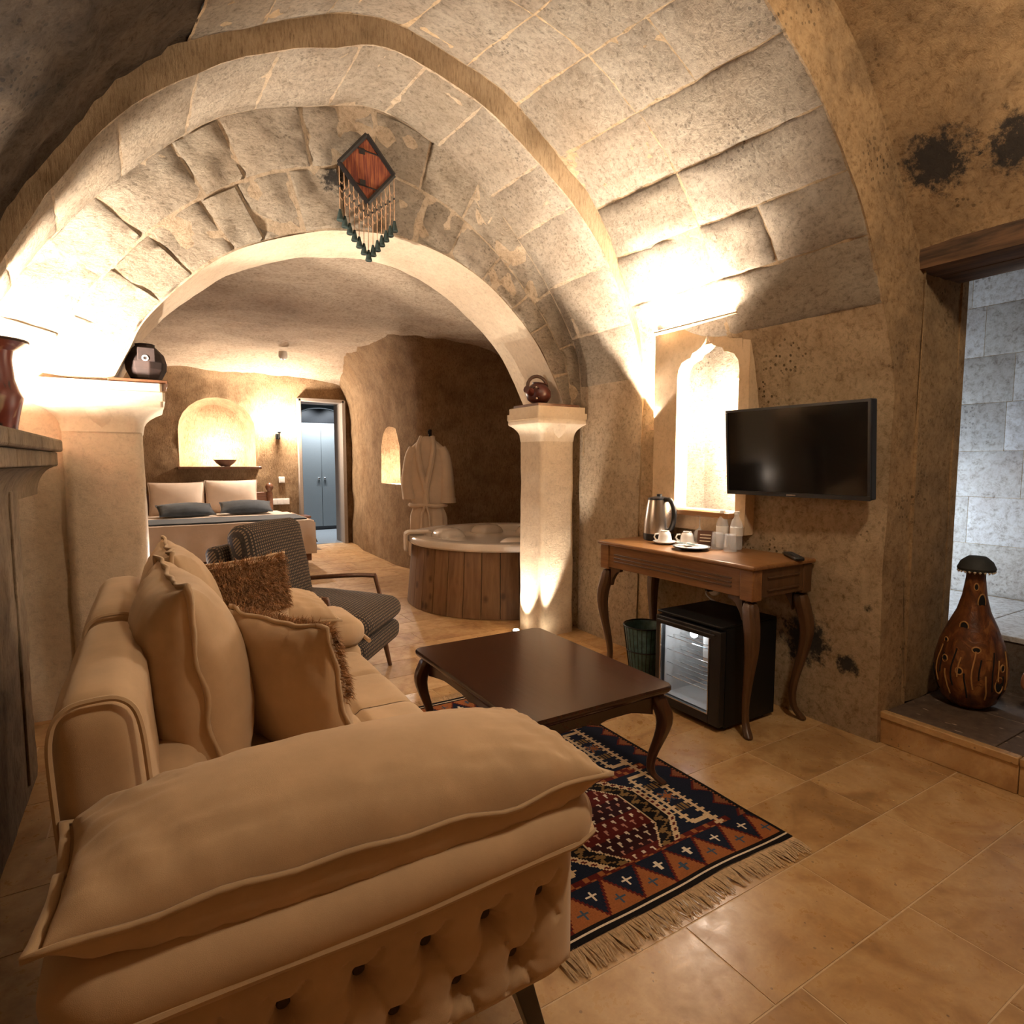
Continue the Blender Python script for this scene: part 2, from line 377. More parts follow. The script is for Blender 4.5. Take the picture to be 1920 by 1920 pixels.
def softbox(x0, x1, y0, y1, z0, z1, r=.04, n=10, puff=(0, 0, 0), wob=0., seed=0.):
    """rounded, slightly swollen upholstery block"""
    mb = MB(); c = Vector(((x0 + x1) / 2, (y0 + y1) / 2, (z0 + z1) / 2)); h = Vector(((x1 - x0) / 2, (y1 - y0) / 2, (z1 - z0) / 2))
    r = min(r, h.x, h.y, h.z)
    faces = [(0, 1, 2, 1), (0, 1, 2, -1), (1, 2, 0, 1), (1, 2, 0, -1), (2, 0, 1, 1), (2, 0, 1, -1)]
    def wr(t):   # concentrate samples near the ends
        return sin(t * pi / 2) * .6 + t * .4
    for a, b, k, sgn in faces:
        def fn(u, v):
            p = [0, 0, 0]; p[a] = wr(2 * u - 1); p[b] = wr(2 * v - 1); p[k] = sgn
            q = Vector((p[0] * h.x, p[1] * h.y, p[2] * h.z))
            core = Vector([max(-(h[i] - r), min(h[i] - r, q[i])) for i in range(3)])
            d = q - core
            if d.length > 1e-9: q = core + d.normalized() * r
            for i in range(3):
                j, l = (i + 1) % 3, (i + 2) % 3
                q[i] += puff[i] * p[i] * (1 - min(1, p[j] ** 2)) ** .6 * (1 - min(1, p[l] ** 2)) ** .6
            q += c
            if wob: q += noise.noise_vector(q * 6 + Vector((seed, 0, 0))) * wob
            return q
        mb.grid(fn, n, n)
    return mb
def weld(o, d=.0006):
    bm = bmesh.new(); bm.from_mesh(o.data); bmesh.ops.remove_doubles(bm, verts=bm.verts, dist=d)
    bmesh.ops.recalc_face_normals(bm, faces=bm.faces); bm.to_mesh(o.data); bm.free()
    o.data.polygons.foreach_set('use_smooth', [True] * len(o.data.polygons)); return o
def soft(name, mat, parent, *a, **k):
    o = softbox(*a, **k).obj(name, mat, parent); return weld(o)
def cushion_fn(w, h, t, seed=0., pin=.06, wr=.006, pw=.5, fr=19.):
    def P(u, v, s):   # u, v in -1..1; s = -1 / +1 side
        x = u * w / 2 * (1 - pin * (1 - v * v)); y = v * h / 2 * (1 - pin * (1 - u * u))
        e = max(0., (1 - u * u) * (1 - v * v)); z = s * t / 2 * e ** pw
        k = 4 * e ** .5 * (1 - e ** .5)
        a = wr * k * ((1 - e) ** 1.5 + .12) * (noise.noise(Vector((u * 7 + seed, v * 7, s))) + .6 * sin((u + v * .15) * fr + 2.5 * noise.noise(Vector((u * 4, seed, 0))) + seed) * (1 - e ** .5))
        return Vector((x, y, z + s * a))
    return P
def cushion(mb, w, h, t, n=22, seed=0., pin=.06, wr=.006, pw=.5, fr=19.):
    P = cushion_fn(w, h, t, seed, pin, wr, pw, fr)
    def W(q): return sin((2 * q - 1) * pi / 2)
    mb.grid(lambda a, b: P(W(a), W(b), 1), n, n); mb.grid(lambda a, b: P(W(a), W(b), -1), n, n)
    return P
def rim(P, n=18, out=1.012, wave=0., seed=0.):
    pts = []
    seq = [(-1 + 2 * i / n, -1) for i in range(n)] + [(1, -1 + 2 * i / n) for i in range(n)] + [(1 - 2 * i / n, 1) for i in range(n)] + [(-1, 1 - 2 * i / n) for i in range(n)]
    for i, (u, v) in enumerate(seq):
        p = P(u, v, 1); p = Vector((p.x * out, p.y * out, p.z))
        p.z += wave * noise.noise(Vector((u * 3 + seed, v * 3, 1))); pts.append(p)
    return pts

# ------------------------------------------------------------------ rock shell
CX, CZ = 1.15, 1.5
def dense(pts, m=14):
    P = [Vector(p) for p in pts]; P = [P[0] * 2 - P[1]] + P + [P[-1] * 2 - P[-2]]; out = []
    for i in range(1, len(P) - 2):
        a, b_, c, d = P[i - 1:i + 3]
        for k in range(m):
            t = k / m
            out.append(.5 * ((2 * b_) + (c - a) * t + (2 * a - 5 * b_ + 4 * c - d) * t * t + (3 * b_ - a - 3 * c + d) * t ** 3))
    out.append(P[-2]); return out
class Prof:
    """a vault section as radius over angle about (CX, CZ); points run right floor -> crown -> left floor"""
    def __init__(s, pts, smooth=True):
        D = dense(pts) if smooth else [Vector(p) for p in pts]
        A = []
        for p in D:
            a = atan2(p.y - CZ, p.x - CX)
            if a < -pi / 2: a += 2 * pi
            A.append((a, (p - Vector((CX, CZ))).length))
        A.sort(); s.A = A; s.lo = A[0][0]; s.hi = A[-1][0]
    def r(s, a):
        A = s.A
        if a <= A[0][0]: return A[0][1]
        if a >= A[-1][0]: return A[-1][1]
        lo, hi = 0, len(A) - 1
        while hi - lo > 1:
            m = (lo + hi) // 2
            if A[m][0] <= a: lo = m
            else: hi = m
        t = (a - A[lo][0]) / max(1e-9, A[hi][0] - A[lo][0]); return A[lo][1] * (1 - t) + A[hi][1] * t
def rn(p, a=1.):
    return a * (.020 * noise.noise(p * 1.7) + .009 * noise.noise(p * 5.3) + .004 * noise.noise(p * 14))
LW = -.78
B0 = Prof([(2.82, -.02), (2.82, .5), (2.82, .9), (2.82, 1.4), (2.80, 1.72), (2.612, 2.15), (2.39, 2.457), (2.162, 2.70), (1.874, 2.87), (1.5, 2.97), (1.15, 3.0), (.9, 2.98), (.6, 2.9), (.2, 2.72), (-.17, 2.47), (-.45, 2.15), (-.66, 1.7), (LW, 1.3), (LW, .6), (LW, -.02)])
B1 = Prof([(2.82, -.02), (2.82, .5), (2.82, .9), (2.83, 1.6), (2.80, 2.09), (2.563, 2.595), (2.388, 2.88), (2.184, 3.05), (1.815, 3.30), (1.486, 3.404), (1.135, 3.464), (.87, 3.424), (.49, 3.234), (.11, 2.986), (-.23, 2.558), (-.43, 2.22), (-.64, 1.75), (LW, 1.3), (LW, .6), (LW, -.02)])
C0 = Prof([(2.81, -.02), (2.81, .5), (2.81, 1.0), (2.80, 1.95), (2.565, 2.465), (2.25, 2.83), (1.886, 3.093), (1.548, 3.249), (1.133, 3.351), (.867, 3.281), (.462, 3.103), (.105, 2.838), (-.16, 2.55), (-.40, 2.15), (-.60, 1.72), (LW, 1.3), (LW, .6), (LW, -.02)])
C1 = Prof([(2.81, -.02), (2.81, .5), (2.81, 1.0), (2.80, 1.95), (2.668, 2.303), (2.385, 2.69), (1.96, 3.123), (1.581, 3.326), (1.238, 3.40), (.924, 3.326), (.499, 3.175), (.189, 2.943), (-.121, 2.648), (-.52, 2.1), (-.68, 1.72), (LW, 1.3), (LW, .6), (LW, -.02)])
D0 = Prof([(2.68, 1.69), (2.551, 1.938), (2.405, 2.158), (2.217, 2.345), (1.997, 2.51), (1.706, 2.635), (1.373, 2.691), (1.03, 2.663), (.785, 2.593), (.477, 2.459), (.253, 2.292), (.023, 2.036), (-.064, 1.868), (-.153, 1.687)])
A0 = Prof([(3.02, -.02), (3.02, .6), (3.02, 1.4), (3.02, 2.1), (2.90, 2.36), (2.60, 2.74), (2.24, 3.02), (1.8, 3.22), (1.15, 3.36), (.4, 3.25), (-.3, 2.9), (-.8, 2.35), (-1.05, 1.7), (-1.1, 1.2), (-1.1, .6), (-1.1, -.02)])
YA, YB, YC, YD, YE = -2.6, 1.41, 3.0, 3.65, 4.20
def lerp(a, b, t): return a + (b - a) * t
def vault(p0, p1, y0, y1, amp=1.):
    def S(a, y, h=0.):
        t = min(1, max(0, (y - y0) / (y1 - y0))); r = lerp(p0.r(a), p1.r(a), t)
        P = Vector((CX + r * cos(a), y, CZ + r * sin(a))); r += rn(P, amp) - h
        return Vector((CX + r * cos(a), y, CZ + r * sin(a)))
    return S
SB = vault(B0, B1, YB, YC); SCv = vault(C0, C1, YC, YD, .8); SA = vault(A0, A0, YA, YB, 1.6)
def cdt_sheet(u0, u1, v0, v1, step, holes, fn, us=1.):
    """sheet over a (u, v) rectangle with holes; us = metres per unit of u"""
    pts = []; nu = max(2, int((u1 - u0) * us / step)); nv = max(2, int((v1 - v0) / step))
    def inside(p, poly):
        c = False; j = len(poly) - 1
        for i in range(len(poly)):
            (xi, yi), (xj, yj) = poly[i], poly[j]
            if (yi > p[1]) != (yj > p[1]) and p[0] < (xj - xi) * (p[1] - yi) / (yj - yi) + xi: c = not c
            j = i
        return c
    for i in range(nu + 1):
        for j in range(nv + 1):
            p = (lerp(u0, u1, i / nu), lerp(v0, v1, j / nv))
            if any(inside(p, h) for h in holes): continue
            pts.append(Vector((p[0] * us, p[1])))
    edges = []
    for h in holes:
        k = len(pts); pts += [Vector((a * us, b_)) for a, b_ in h]; n = len(h)
        edges += [(k + i, k + (i + 1) % n) for i in range(n)]
    vs, es, fs, *_ = geometry.delaunay_2d_cdt(pts, edges, [], 0, 1e-6)
    keep = []
    for f in fs:
        c = sum((vs[i] for i in f), Vector((0, 0))) / len(f)
        if not any(inside((c[0] / us, c[1]), h) for h in holes): keep.append(f)
    return MB().add([fn(p[0] / us, p[1]) for p in vs], keep)
# niche opening in the right wall (cut where the carved frame covers the edge)
def ang_of(P, z):
    best = min(P.A, key=lambda q: abs(CZ + q[1] * sin(q[0]) - z) + (10 if abs(q[0]) > 1.2 else 0)); return best[0]
NY0, NY1, NZ0, NZ1 = 2.16, 2.645, .985, 2.00
hole = [(ang_of(B1, NZ0), NY0), (ang_of(B1, NZ1), NY0), (ang_of(B1, NZ1), NY1), (ang_of(B1, NZ0), NY1)]
AS = radians(121)
vaultB = struct(cdt_sheet(B0.lo, AS, YB, YC, .05, [hole], lambda a, y: SB(a, y, -.0015), 1.68).obj('ceiling', M_wallB, fix=False))
struct(MB().grid(lambda u, v: SB(lerp(AS - .004, B0.hi, u), lerp(YB, YC, v), -.004 + .02 * noise.noise(Vector((u * 30, v * 12, 1)))), 70, 30).obj('wall_sooty_shaded_left', M_soot_shade, fix=False))  # unlit left side of the vault, its shade carried by the darker rock colour
vaultC = struct(MB().grid(lambda s, t: SCv(lerp(C0.lo, C0.hi, s), lerp(YC, YD, t), -.0012), 110, 12).obj('ceiling', M_mortar, fix=False))
# bay A holds the doorway at the right
dh = [(ang_of(A0, .16), .25), (ang_of(A0, 2.16), .25), (ang_of(A0, 2.16), 1.395), (ang_of(A0, .16), 1.395)]
vaultA = struct(cdt_sheet(A0.lo, A0.hi, YA, YB, .07, [dh], lambda a, y: SA(a, y), 1.9).obj('ceiling', M_wallA, fix=False))
def ring(name, pin, pout, y, mat, lo, hi, n=120, nt=4, amp=1., rough=.0):
    def fn(s, t):
        a = lerp(lo, hi, s); r = lerp(pin.r(a) - .0, max(pout.r(a), pin.r(a)) + .035, t)
        P = Vector((CX + r * cos(a), y, CZ + r * sin(a)))
        r += rn(P, amp) * 1.; e = rough * noise.noise(P * 6) * sin(pi * t)
        return Vector((CX + r * cos(a), y + e, CZ + r * sin(a)))
    return struct(MB().grid(fn, n, nt).obj(name, mat, fix=False))
ring('trim_1', B0, A0, YB, M_wallA, B0.lo, B0.hi, 120, 6, 1., .012)
ring('trim_2', C0, B1, YC, M_band, B1.lo, B1.hi, 130, 4, 1., .02)
# stone blocks proud of the shell
def stone(S, a0, a1, b0, b1, proud, parent, mat, na=6, nb=6, gap=.006, gapb=.006, rough=.008, name='stone'):
    sd = random.uniform(0, 50); j = [random.uniform(-.5, .5) for _ in range(4)]
    def fn(i, k):
        u, v = i / na, k / nb
        e = (i in (0, na)) or (k in (0, nb))
        a = lerp(a0 + gap, a1 - gap, u); b_ = lerp(b0 + gapb, b1 - gapb, v)
        e2 = min(i, na - i, k, nb - k)
        h = -.0022 if e2 == 0 else (proud * .8 if e2 == 1 else proud)
        if e2 == 1:    # roll the arris close to the edge
            a = lerp(a, (a0 + gap if i == 1 else a1 - gap) if i in (1, na - 1) else a, .7); b_ = lerp(b_, (b0 + gapb if k == 1 else b1 - gapb) if k in (1, nb - 1) else b_, .7)
        P = S(a, b_, 0)
        if e2: h += rough * noise.noise(P * 9 + Vector((sd, 0, 0)))
        return S(a, b_, h)
    vs = [fn(i, k) for i in range(na + 1) for k in range(nb + 1)]
    fs = [(i * (nb + 1) + k, (i + 1) * (nb + 1) + k, (i + 1) * (nb + 1) + k + 1, i * (nb + 1) + k + 1) for i in range(na) for k in range(nb)]
    return MB().add(vs, fs).obj(name, mat, parent, fix=False)
a = radians(17); rowi = 0
while a < radians(113):
    da = radians(random.uniform(9.5, 11.8)); cut = 2.27 + random.uniform(-.03, .03)
    segs = [YB + .006, cut, YC - .004]
    if rowi % 3 == 1: segs = [YB + .006, 1.86, cut, YC - .004]
    for y0, y1 in zip(segs, segs[1:]):
        stone(SB, a, a + da, y0, y1, random.uniform(.0015, .007), vaultB, M_lime, 7, 8, .0012, .002, .007)
    a += da; rowi += 1
a = radians(12)
while a < radians(178):
    da = radians(random.uniform(10, 14))
    stone(SCv, a, a + da, YC + .006, YD - .004, random.uniform(.001, .004), vaultC, M_lime, 7, 8, .0012, .002, .005)
    a += da
# the cross wall with the inner arch: two rough rings of stones
DL, DH = radians(7.3), radians(171.8)
def SD(a, t, h=0.):
    r0 = D0.r(a); r1 = C1.r(a) + .02; r = lerp(r0, r1, t)
    P = Vector((CX + r * cos(a), YD, CZ + r * sin(a)))
    return Vector((P.x, YD - h + rn(P, .8), P.z))
wallD = struct(MB().grid(lambda s, t: SD(lerp(DL, DH, s), t, -.0015), 100, 10).obj('wall_arch', M_mortar, fix=False))
def soff(s, t):
    a = lerp(DL, DH, s); P = Vector((CX + D0.r(a) * cos(a), lerp(YD, YE, t), CZ + D0.r(a) * sin(a)))
    r = D0.r(a) + rn(P, .8) * sin(pi * min(1, t * 2) / 2) + .03 * max(0, t - .8); return Vector((CX + r * cos(a), P.y, CZ + r * sin(a)))
struct(MB().grid(soff, 90, 8).obj('trim_3', M_col, fix=False))
for (t0, t1, n, off) in ((.0, .5, 15, 0.), (.5, .985, 13, .4)):
    e = sorted([DL] + [DL + (DH - DL) * (k + off + random.uniform(-.16, .16)) / n for k in range(1, n)] + [DH])
    for a0, a1 in zip(e, e[1:]):
        j = random.uniform(-.05, .05)
        lo_ = t0 if t0 == 0. else t0 + .0
        stone(SD, a0, a1, lo_ + (.004 if t0 == 0 else 0), t1, random.uniform(.0, .010), wallD, M_lime, 8, 8, .004, .010, .020)
# springers: the wall beside each capital down to the floor
struct(MB().grid(lambda s, t: Vector((lerp(2.70, 2.84, s), 3.80 + rn(Vector((2.7 + s, 3.8, t * 3))), lerp(0, 1.78, t))), 4, 20).obj('wall_pier_right', M_wallB))
struct(MB().grid(lambda s, t: Vector((lerp(-.80, -.30, s), 3.72 + rn(Vector((s, 3.8, t * 3))), lerp(0, 1.78, t))), 6, 20).obj('wall_pier_left', M_col))
struct(MB().box(2.815, 2.95, 3.60, 3.98, 0, 1.85).obj('wall_pier_side', M_wallB))
# back wall behind the viewer
struct(MB().box(-1.3, 3.3, YA - .2, YA + .02, -.05, 3.6).obj('wall_back', M_wallA))

# ------------------------------------------------------------------ floor of separate tiles
floor = struct(MB().box(-2.2, 4.6, YA, 13.2, -.10, -.0022).obj('floor', M_grout))
tm = MB().box(-.257, .257, -.1395, .1395, -.011, 0).mesh('tile', M_tile, False); tm2 = tm.copy(); tm2.materials.clear(); tm2.materials.append(M_tile2)
def tilemesh(l, mt): return MB().box(-l / 2 + .0025, l / 2 - .0025, -.14, .14, -.011, 0).mesh('tile', mt, False)
cache = {}
y = .81 - .285 * 3; row = 0
while y < 9.6:
    mt = M_tile if y < 2.9 else M_tile2
    xmin, xmax = (-.62, 2.84) if y < 3.6 else (-.3, 2.75) if y > 5.6 else (-.3, 2.75)
    x = xmin - (0, .26, .13, .39)[row % 4]
    if row == 4: x = 1.22 - .52 * 4
    if row == 3: x = 1.75 - .52 * 5
    while x < xmax:
        l = .52
        if x + l > xmin + .05:
            key = (l, mt.name)
            if key not in cache: cache[key] = tilemesh(l, mt)
            o = bpy.data.objects.new('tile', cache[key]); COL.objects.link(o); o.parent = floor
            o.location = (x + l / 2, y + .1425, -random.uniform(0, .0012)); o.rotation_euler = (random.uniform(-.001, .001), random.uniform(-.001, .001), 0)
        x += l
    y += .285; row += 1

# ------------------------------------------------------------------ carved niche in the right wall
NS = -.055
ogee = [(2.68, 1.02), (2.68, 1.40), (2.68, 1.80), (2.672, 1.85), (2.645, 1.89), (2.605, 1.905), (2.58, 1.91), (2.565, 1.935), (2.53, 1.945), (2.50, 1.96), (2.475, 1.985), (2.457, 2.02)]
ogee = ogee + [(4.913 - a, b) for a, b in ogee[-2::-1]]; ogee = [(a + NS, b) for a, b in ogee]
FX = 2.755
def frame_wob(y, z): return .008 * noise.noise(Vector((y * 4, z * 4, 3.)))
mb = cdt_sheet(2.165 + NS, 2.865 + NS, .90, 2.085, .06, [ogee], lambda u, v: Vector((FX + frame_wob(u, v), u, v)))
n = len(ogee)
mb.add([(FX + frame_wob(*p), *p) for p in ogee] + [(2.86, *p) for p in ogee], [(i, (i + 1) % n, (i + 1) % n + n, i + n) for i in range(n)])
out = [(2.165 + NS, .90), (2.165 + NS, 2.085), (2.865 + NS, 2.085), (2.865 + NS, .90)]
mb.add([(FX, *p) for p in out] + [(2.85, *p) for p in out], [(i, (i + 1) % 4, (i + 1) % 4 + 4, i + 4) for i in range(4)])
nf = struct(mb.obj('window_1', M_frame, smooth=False))
NB = 3.06
mb = MB().add([(2.85, 2.15, 1.0), (2.85, 2.66, 1.0), (2.85, 2.66, 2.06), (2.85, 2.15, 2.06), (NB, 2.15, 1.0), (NB, 2.66, 1.0), (NB, 2.66, 2.06), (NB, 2.15, 2.06)],
              [(4, 5, 6, 7), (0, 1, 5, 4), (1, 2, 6, 5), (2, 3, 7, 6), (3, 0, 4, 7)])
mb.obj('niche_recess', M_lime, nf)
mb = MB()
for k in range(8):
    a = k * pi / 4; c = Vector((NB - .012, 2.35, 1.80)); d = Vector((0, cos(a), sin(a))); e = Vector((0, -sin(a), cos(a)))
    s = [c + d * .012, c + d * .05 + e * .018, c + d * .085, c + d * .05 - e * .018]
    mb.add([p for p in s] + [c + d * .05 - Vector((.016, 0, 0))], [(0, 1, 4), (1, 2, 4), (2, 3, 4), (3, 0, 4)])
mb.obj('rosette', M_frame, nf, smooth=False)
sill = tag(MB().box(2.70, 2.86, 2.18, 2.62, .985, 1.018).obj('niche_sill', M_desk, bev=.006), 'orange-brown wooden sill board at the foot of the lit wall niche', 'shelf')
# lamp in the niche and the light bar on top of its frame
t = thing('niche_lamp', 'small glowing glass lamp standing inside the carved wall niche', 'lamp', (2.93, 2.26, 1.018))
MB().lathe([(.0, 0), (.035, 0), (.035, .01), (.012, .02), (.012, .05), (.025, .06), (.0, .06)], 16).obj('lamp_base', M_porc, t)
MB().lathe([(.022, .06), (.03, .09), (.026, .13), (.0, .16)], 16).obj('bulb', M_bulb, t)
point('niche_light', (2.93, 2.28, 1.35), 26, WARM, .05)
point('niche_light_high', (2.94, 2.46, 1.62), 16, WARM, .05)
t = thing('wall_washer', 'slim light bar lying on top of the carved niche frame', 'lamp', (2.765, 2.46, 2.086))
MB().box(-.075, .03, -.30, .30, 0, .010).obj('housing', M_frame, t)
MB().box(-.07, -.03, -.29, .29, .0102, .013).obj('diffuser', M_bulb, t)
for yy, pw in ((2.22, 8), (2.46, 9), (2.72, 10)): spot('wall_washer_light', (2.665, yy, 2.10), (2.55, yy, 3.0), pw * 2.6, 165, 1., WARM, .02)

t = thing('wall_spotlight', 'tiny bronze spotlight fixed to the rock beside the carved niche frame', 'lamp', (2.755, 2.862, 1.50))
MB().lathe([(0, 0), (.012, 0), (.016, .02), (.016, .035), (.013, .035), (0, .028)], 14).obj('housing', M_frame, t)
MB().box(0, .07, -.006, .006, .004, .016).obj('bracket', M_frame, t)
MB().lathe([(0, .029), (.011, .029), (0, .033)], 14).obj('lens', M_bulb, t)
spot('wall_spot_light', (2.755, 2.862, 1.545), (2.72, 2.70, 2.6), 120, 100, .35, WARM, .012)
# ------------------------------------------------------------------ columns
def column(cx, cy, wx, wy, name, label, capx):
    t = thing(name, label, 'column', (cx, cy, 0))
    def sec(sx, sy, z, ch=.28, wob=.006, n=6):
        pts = []
        for (a, b) in ((1, 1), (-1, 1), (-1, -1), (1, -1)):
            for k in range(n):
                q = k / (n - 1) * pi / 2 + {(1, 1): 0, (-1, 1): pi / 2, (-1, -1): pi, (1, -1): 3 * pi / 2}[(a, b)]
                r = min(sx, sy) * ch
                x = a * (sx - r) + cos(q) * r; y = b * (sy - r) + sin(q) * r
                w_ = wob * noise.noise(Vector((cx + x * 5, y * 5, z * 4))) + wob * .6 * noise.noise(Vector((cx + x * 14, y * 14, z * 12)))
                pts.append((x * (1 + w_ * 4), y * (1 + w_ * 4), z))
        return pts
    mb = MB(); mb.loft([sec(wx * (.5 - .012 * s / 30), wy * (.5 - .012 * s / 30), lerp(0, 1.50, s / 30)) for s in range(31)]); mb.obj('shaft', M_col, t)
    cw, cdp = capx
    secs = [sec(wx * .5 + (cw - wx) * .5 * f, wy * .5 + (cdp - wy) * .5 * f, z, lerp(.28, .05, f), .003) for z, f in ((1.45, -.02), (1.475, .02), (1.50, .06), (1.52, .16), (1.54, .34), (1.56, .60), (1.575, .88), (1.58, .92), (1.61, .92))]
    MB().loft(secs).obj('capital', M_cap, t)
    mb = MB().loft([sec(.5 * cw, .5 * cdp, z, .06, .002) for z in (1.61, 1.615, 1.65, 1.655)]); mb.obj('abacus', M_cap, t)
    mb = MB().loft([sec(.5 * cw - .012, .5 * cdp - .012, z, .06, .002) for z in (1.655, 1.70)]); mb.obj('abacus', M_cap, t)
    # hanging keel under the front of the abacus
    mb = MB()
    for i in range(7):
        pass
    k = [(-.11, 1.56), (-.07, 1.53), (-.03, 1.49), (0, 1.47), (.03, 1.49), (.07, 1.53), (.11, 1.56)]
    yb = -wy * .5 + .012
    top = [(x, -cdp * .5 * .96, 1.578) for x, z in k]; low = [(x, yb - .012, z) for x, z in k]; bk = [(x, yb + .03, 1.578) for x, z in k]
    m_ = len(k); mb.add(top + low + bk, [(i, i + 1, m_ + i + 1, m_ + i) for i in range(m_ - 1)] + [(m_ + i, m_ + i + 1, 2 * m_ + i + 1, 2 * m_ + i) for i in range(m_ - 1)])
    mb.obj('keel', M_cap, t)
    return t
column(2.585, 3.765, .315, .315, 'stone_column', 'pale stone column beside the wooden hot tub, carrying the handled pot', (.45, .43))
column(-.195, 3.87, .35, .44, 'stone_column', 'pale stone column between the mantel and the bed, carrying the round lantern', (.56, .56))
def floor_spot(x, y, to, power, label, ang=50):
    t = thing('floor_spotlight', label, 'lamp', (x, y, 0), 0, 'spotlights at the column feet')
    MB().lathe([(0, 0), (.035, 0), (.035, .018), (.03, .022), (0, .022)], 20).obj('housing', M_chrome, t)
    MB().lathe([(0, .0225), (.024, .0225), (.02, .028), (0, .03)], 20).obj('lens', M_bulb, t)
    spot('floor_spot_light', (x, y, .04), to, power, ang, .6, WARM, .02)
floor_spot(2.335, 3.80, (2.44, 3.79, 1.2), 40, 'tiny glowing floor spotlight at the column beside the hot tub', 70)
floor_spot(2.44, 3.52, (2.57, 3.62, 1.0), 60, 'tiny floor spotlight behind the coffee table at the foot of the column', 36)
floor_spot(.10, 3.90, (1.5, 3.88, 2.6), 160, 'tiny floor spotlight behind the sofa at the foot of the column', 75)
point('left_column_light', (.05, 3.80, .75), 2.0, (.9, .9, 1), .02)

# ------------------------------------------------------------------ stone mantel at the left
t = thing('stone_mantel', 'weathered grey-brown stone mantel with moulded cornice against the wall', 'mantel', (0, 0, 0))
MB().grid(lambda s, q: Vector((-.455 + rn(Vector((0, s * 6, q * 4)), .5), lerp(1.0, 3.06, s), lerp(0, 1.2, q))), 40, 30).obj('front', M_mantle, t)
MB().box(-.735, -.455, 1.0, 3.06, 0, 1.2).box(-.735, -.62, 3.06, 3.52, 0, 1.2).obj('body', M_mantle, t)
for k in range(3): MB().box(-.456, -.446, 2.86 - k * .62, 2.90 - k * .62, .05, 1.19).obj('pilaster_strip', M_mantle, t, bev=.003)
cv = [(-.62, 1.15), (-.455, 1.15)] + [(-.455 + .085 * (1 - cos(q * pi / 2 / 8)), 1.15 + .13 * sin(q * pi / 2 / 8)) for q in range(1, 9)] + [(-.62, 1.28)]
MB().prism(cv, 1.0, 3.54).obj('cove', M_mantle, t)
for i in range(5):
    y0 = 1.0 + i * .512
    MB().box(-.735, -.372, y0 + .002, y0 + .51, 1.282, 1.345).obj('stone', M_mantle, t, bev=.006)
for i in range(4):
    y0 = 1.0 + i * .645
    MB().box(-.735, -.352, y0 + .002, y0 + .643, 1.347, 1.405).obj('stone', M_mantle, t, bev=.01)
t = thing('painted_vase', 'tall painted red vase with flared rim standing on the stone mantel', 'vase', (-.505, 3.12, 1.406))
MB().lathe([(0, 0), (.055, 0), (.058, .04), (.07, .10), (.082, .15), (.07, .18), (.058, .22), (.052, .30), (.058, .335), (.105, .37), (.098, .375), (.05, .34), (.04, .30)], 28).obj('body', M_vase, t)
MB().tube([(.105 * cos(k * pi / 14), .105 * sin(k * pi / 14), .372) for k in range(28)], .006, 6, True).obj('rim', M_pot3, t)
# lamp on the mantel behind the vase, out of the picture
t = thing('mantel_lamp', 'small uplight standing at the back of the stone mantel', 'lamp', (-.64, 3.22, 1.406))
MB().lathe([(0, 0), (.05, 0), (.05, .02), (.03, .05), (.045, .09), (0, .09)], 16).obj('body', M_blackm, t)
MB().lathe([(0, .091), (.035, .091), (.03, .10), (0, .105)], 16).obj('lens', M_bulb, t)
spot('mantel_light', (-.60, 3.22, 1.53), (-.42, 3.26, 3.2), 250, 172, .55, WARM, .05)

# ------------------------------------------------------------------ doorway at the right with the pale room behind
d2 = struct(MB().grid(lambda s, q: Vector((lerp(2.98, 3.42, s), YB + .006 + .012 * noise.noise(Vector((s * 3, 0, q * 5))), lerp(.14, 2.3, q))), 8, 30).obj('wall_jamb', M_wallA))
struct(MB().box(3.40, 3.46, YB, 2.75, .1, 2.6).obj('wall_partition', M_wallA))
struct(MB().box(3.05, 3.40, .1, .27, .1, 2.5).obj('wall_jamb', M_wallA))
struct(MB().box(3.00, 3.46, -.8, .27, .1, 2.7).obj('wall_partition', M_wallA))
MBl = MB()
def beam_sec(y):
    pts = []
    for k in range(16):
        q = 2 * pi * k / 16; c, s_ = cos(q), sin(q)
        r = 1 / max(abs(c), abs(s_)) ** .85
        w_ = 1 + .10 * noise.noise(Vector((c * 2, y * 3, s_ * 2 + 4)))
        pts.append((3.075 + c * .10 * r * w_, y, 2.205 + s_ * .052 * r * w_))
    return pts
MBl.loft([beam_sec(lerp(1.46, .15, k / 24)) for k in range(25)])
tag(MBl.obj('lintel_beam', M_beam), 'charred rough timber lintel over the doorway into the pale stone room', 'beam')
MB2 = MB().loft([[(p[0] + .2, p[1], p[2] + .0) for p in beam_sec(lerp(1.46, .15, k / 24))] for k in range(25)])
tag(MB2.obj('lintel_beam', M_beam), 'second dark timber of the doorway lintel, behind the front one', 'beam')
struct(MB().box(3.15, 3.46, .1, 1.6, 2.27, 2.8).obj('wall_header', M_wallA))
# raised threshold
st = struct(MB().box(2.93, 4.9, -.8, 2.75, -.05, .128).obj('floor_threshold', M_dark))
for i in range(3):
    y1 = 1.41 - i * .52; MB().box(2.853, 2.93, y1 - .517, y1, .0, .118).obj('riser_tile', M_tile, st, bev=.003)
    MB().box(2.845, 2.885, y1 - .517, y1, .1185, .15).obj('edge_tile', M_tile, st, bev=.004)
for i in range(3):
    for j in range(3):
        y1 = 1.40 - i * .42; x0 = 2.886 + j * .36
        MB().box(x0, x0 + .355, y1 - .416, y1, .1285, .15).obj('slab', M_speck, st, bev=.003)
pl = struct(MB().box(3.66, 4.75, -.8, 2.7, .1, .40).obj('floor_platform', M_dark))
for i in range(5):
    for j in range(2):
        y1 = 2.6 - i * .6; MB().box(3.65 + j * .5, 4.145 + j * .5, y1 - .595, y1, .401, .43).obj('slab', M_blue, pl, bev=.004)
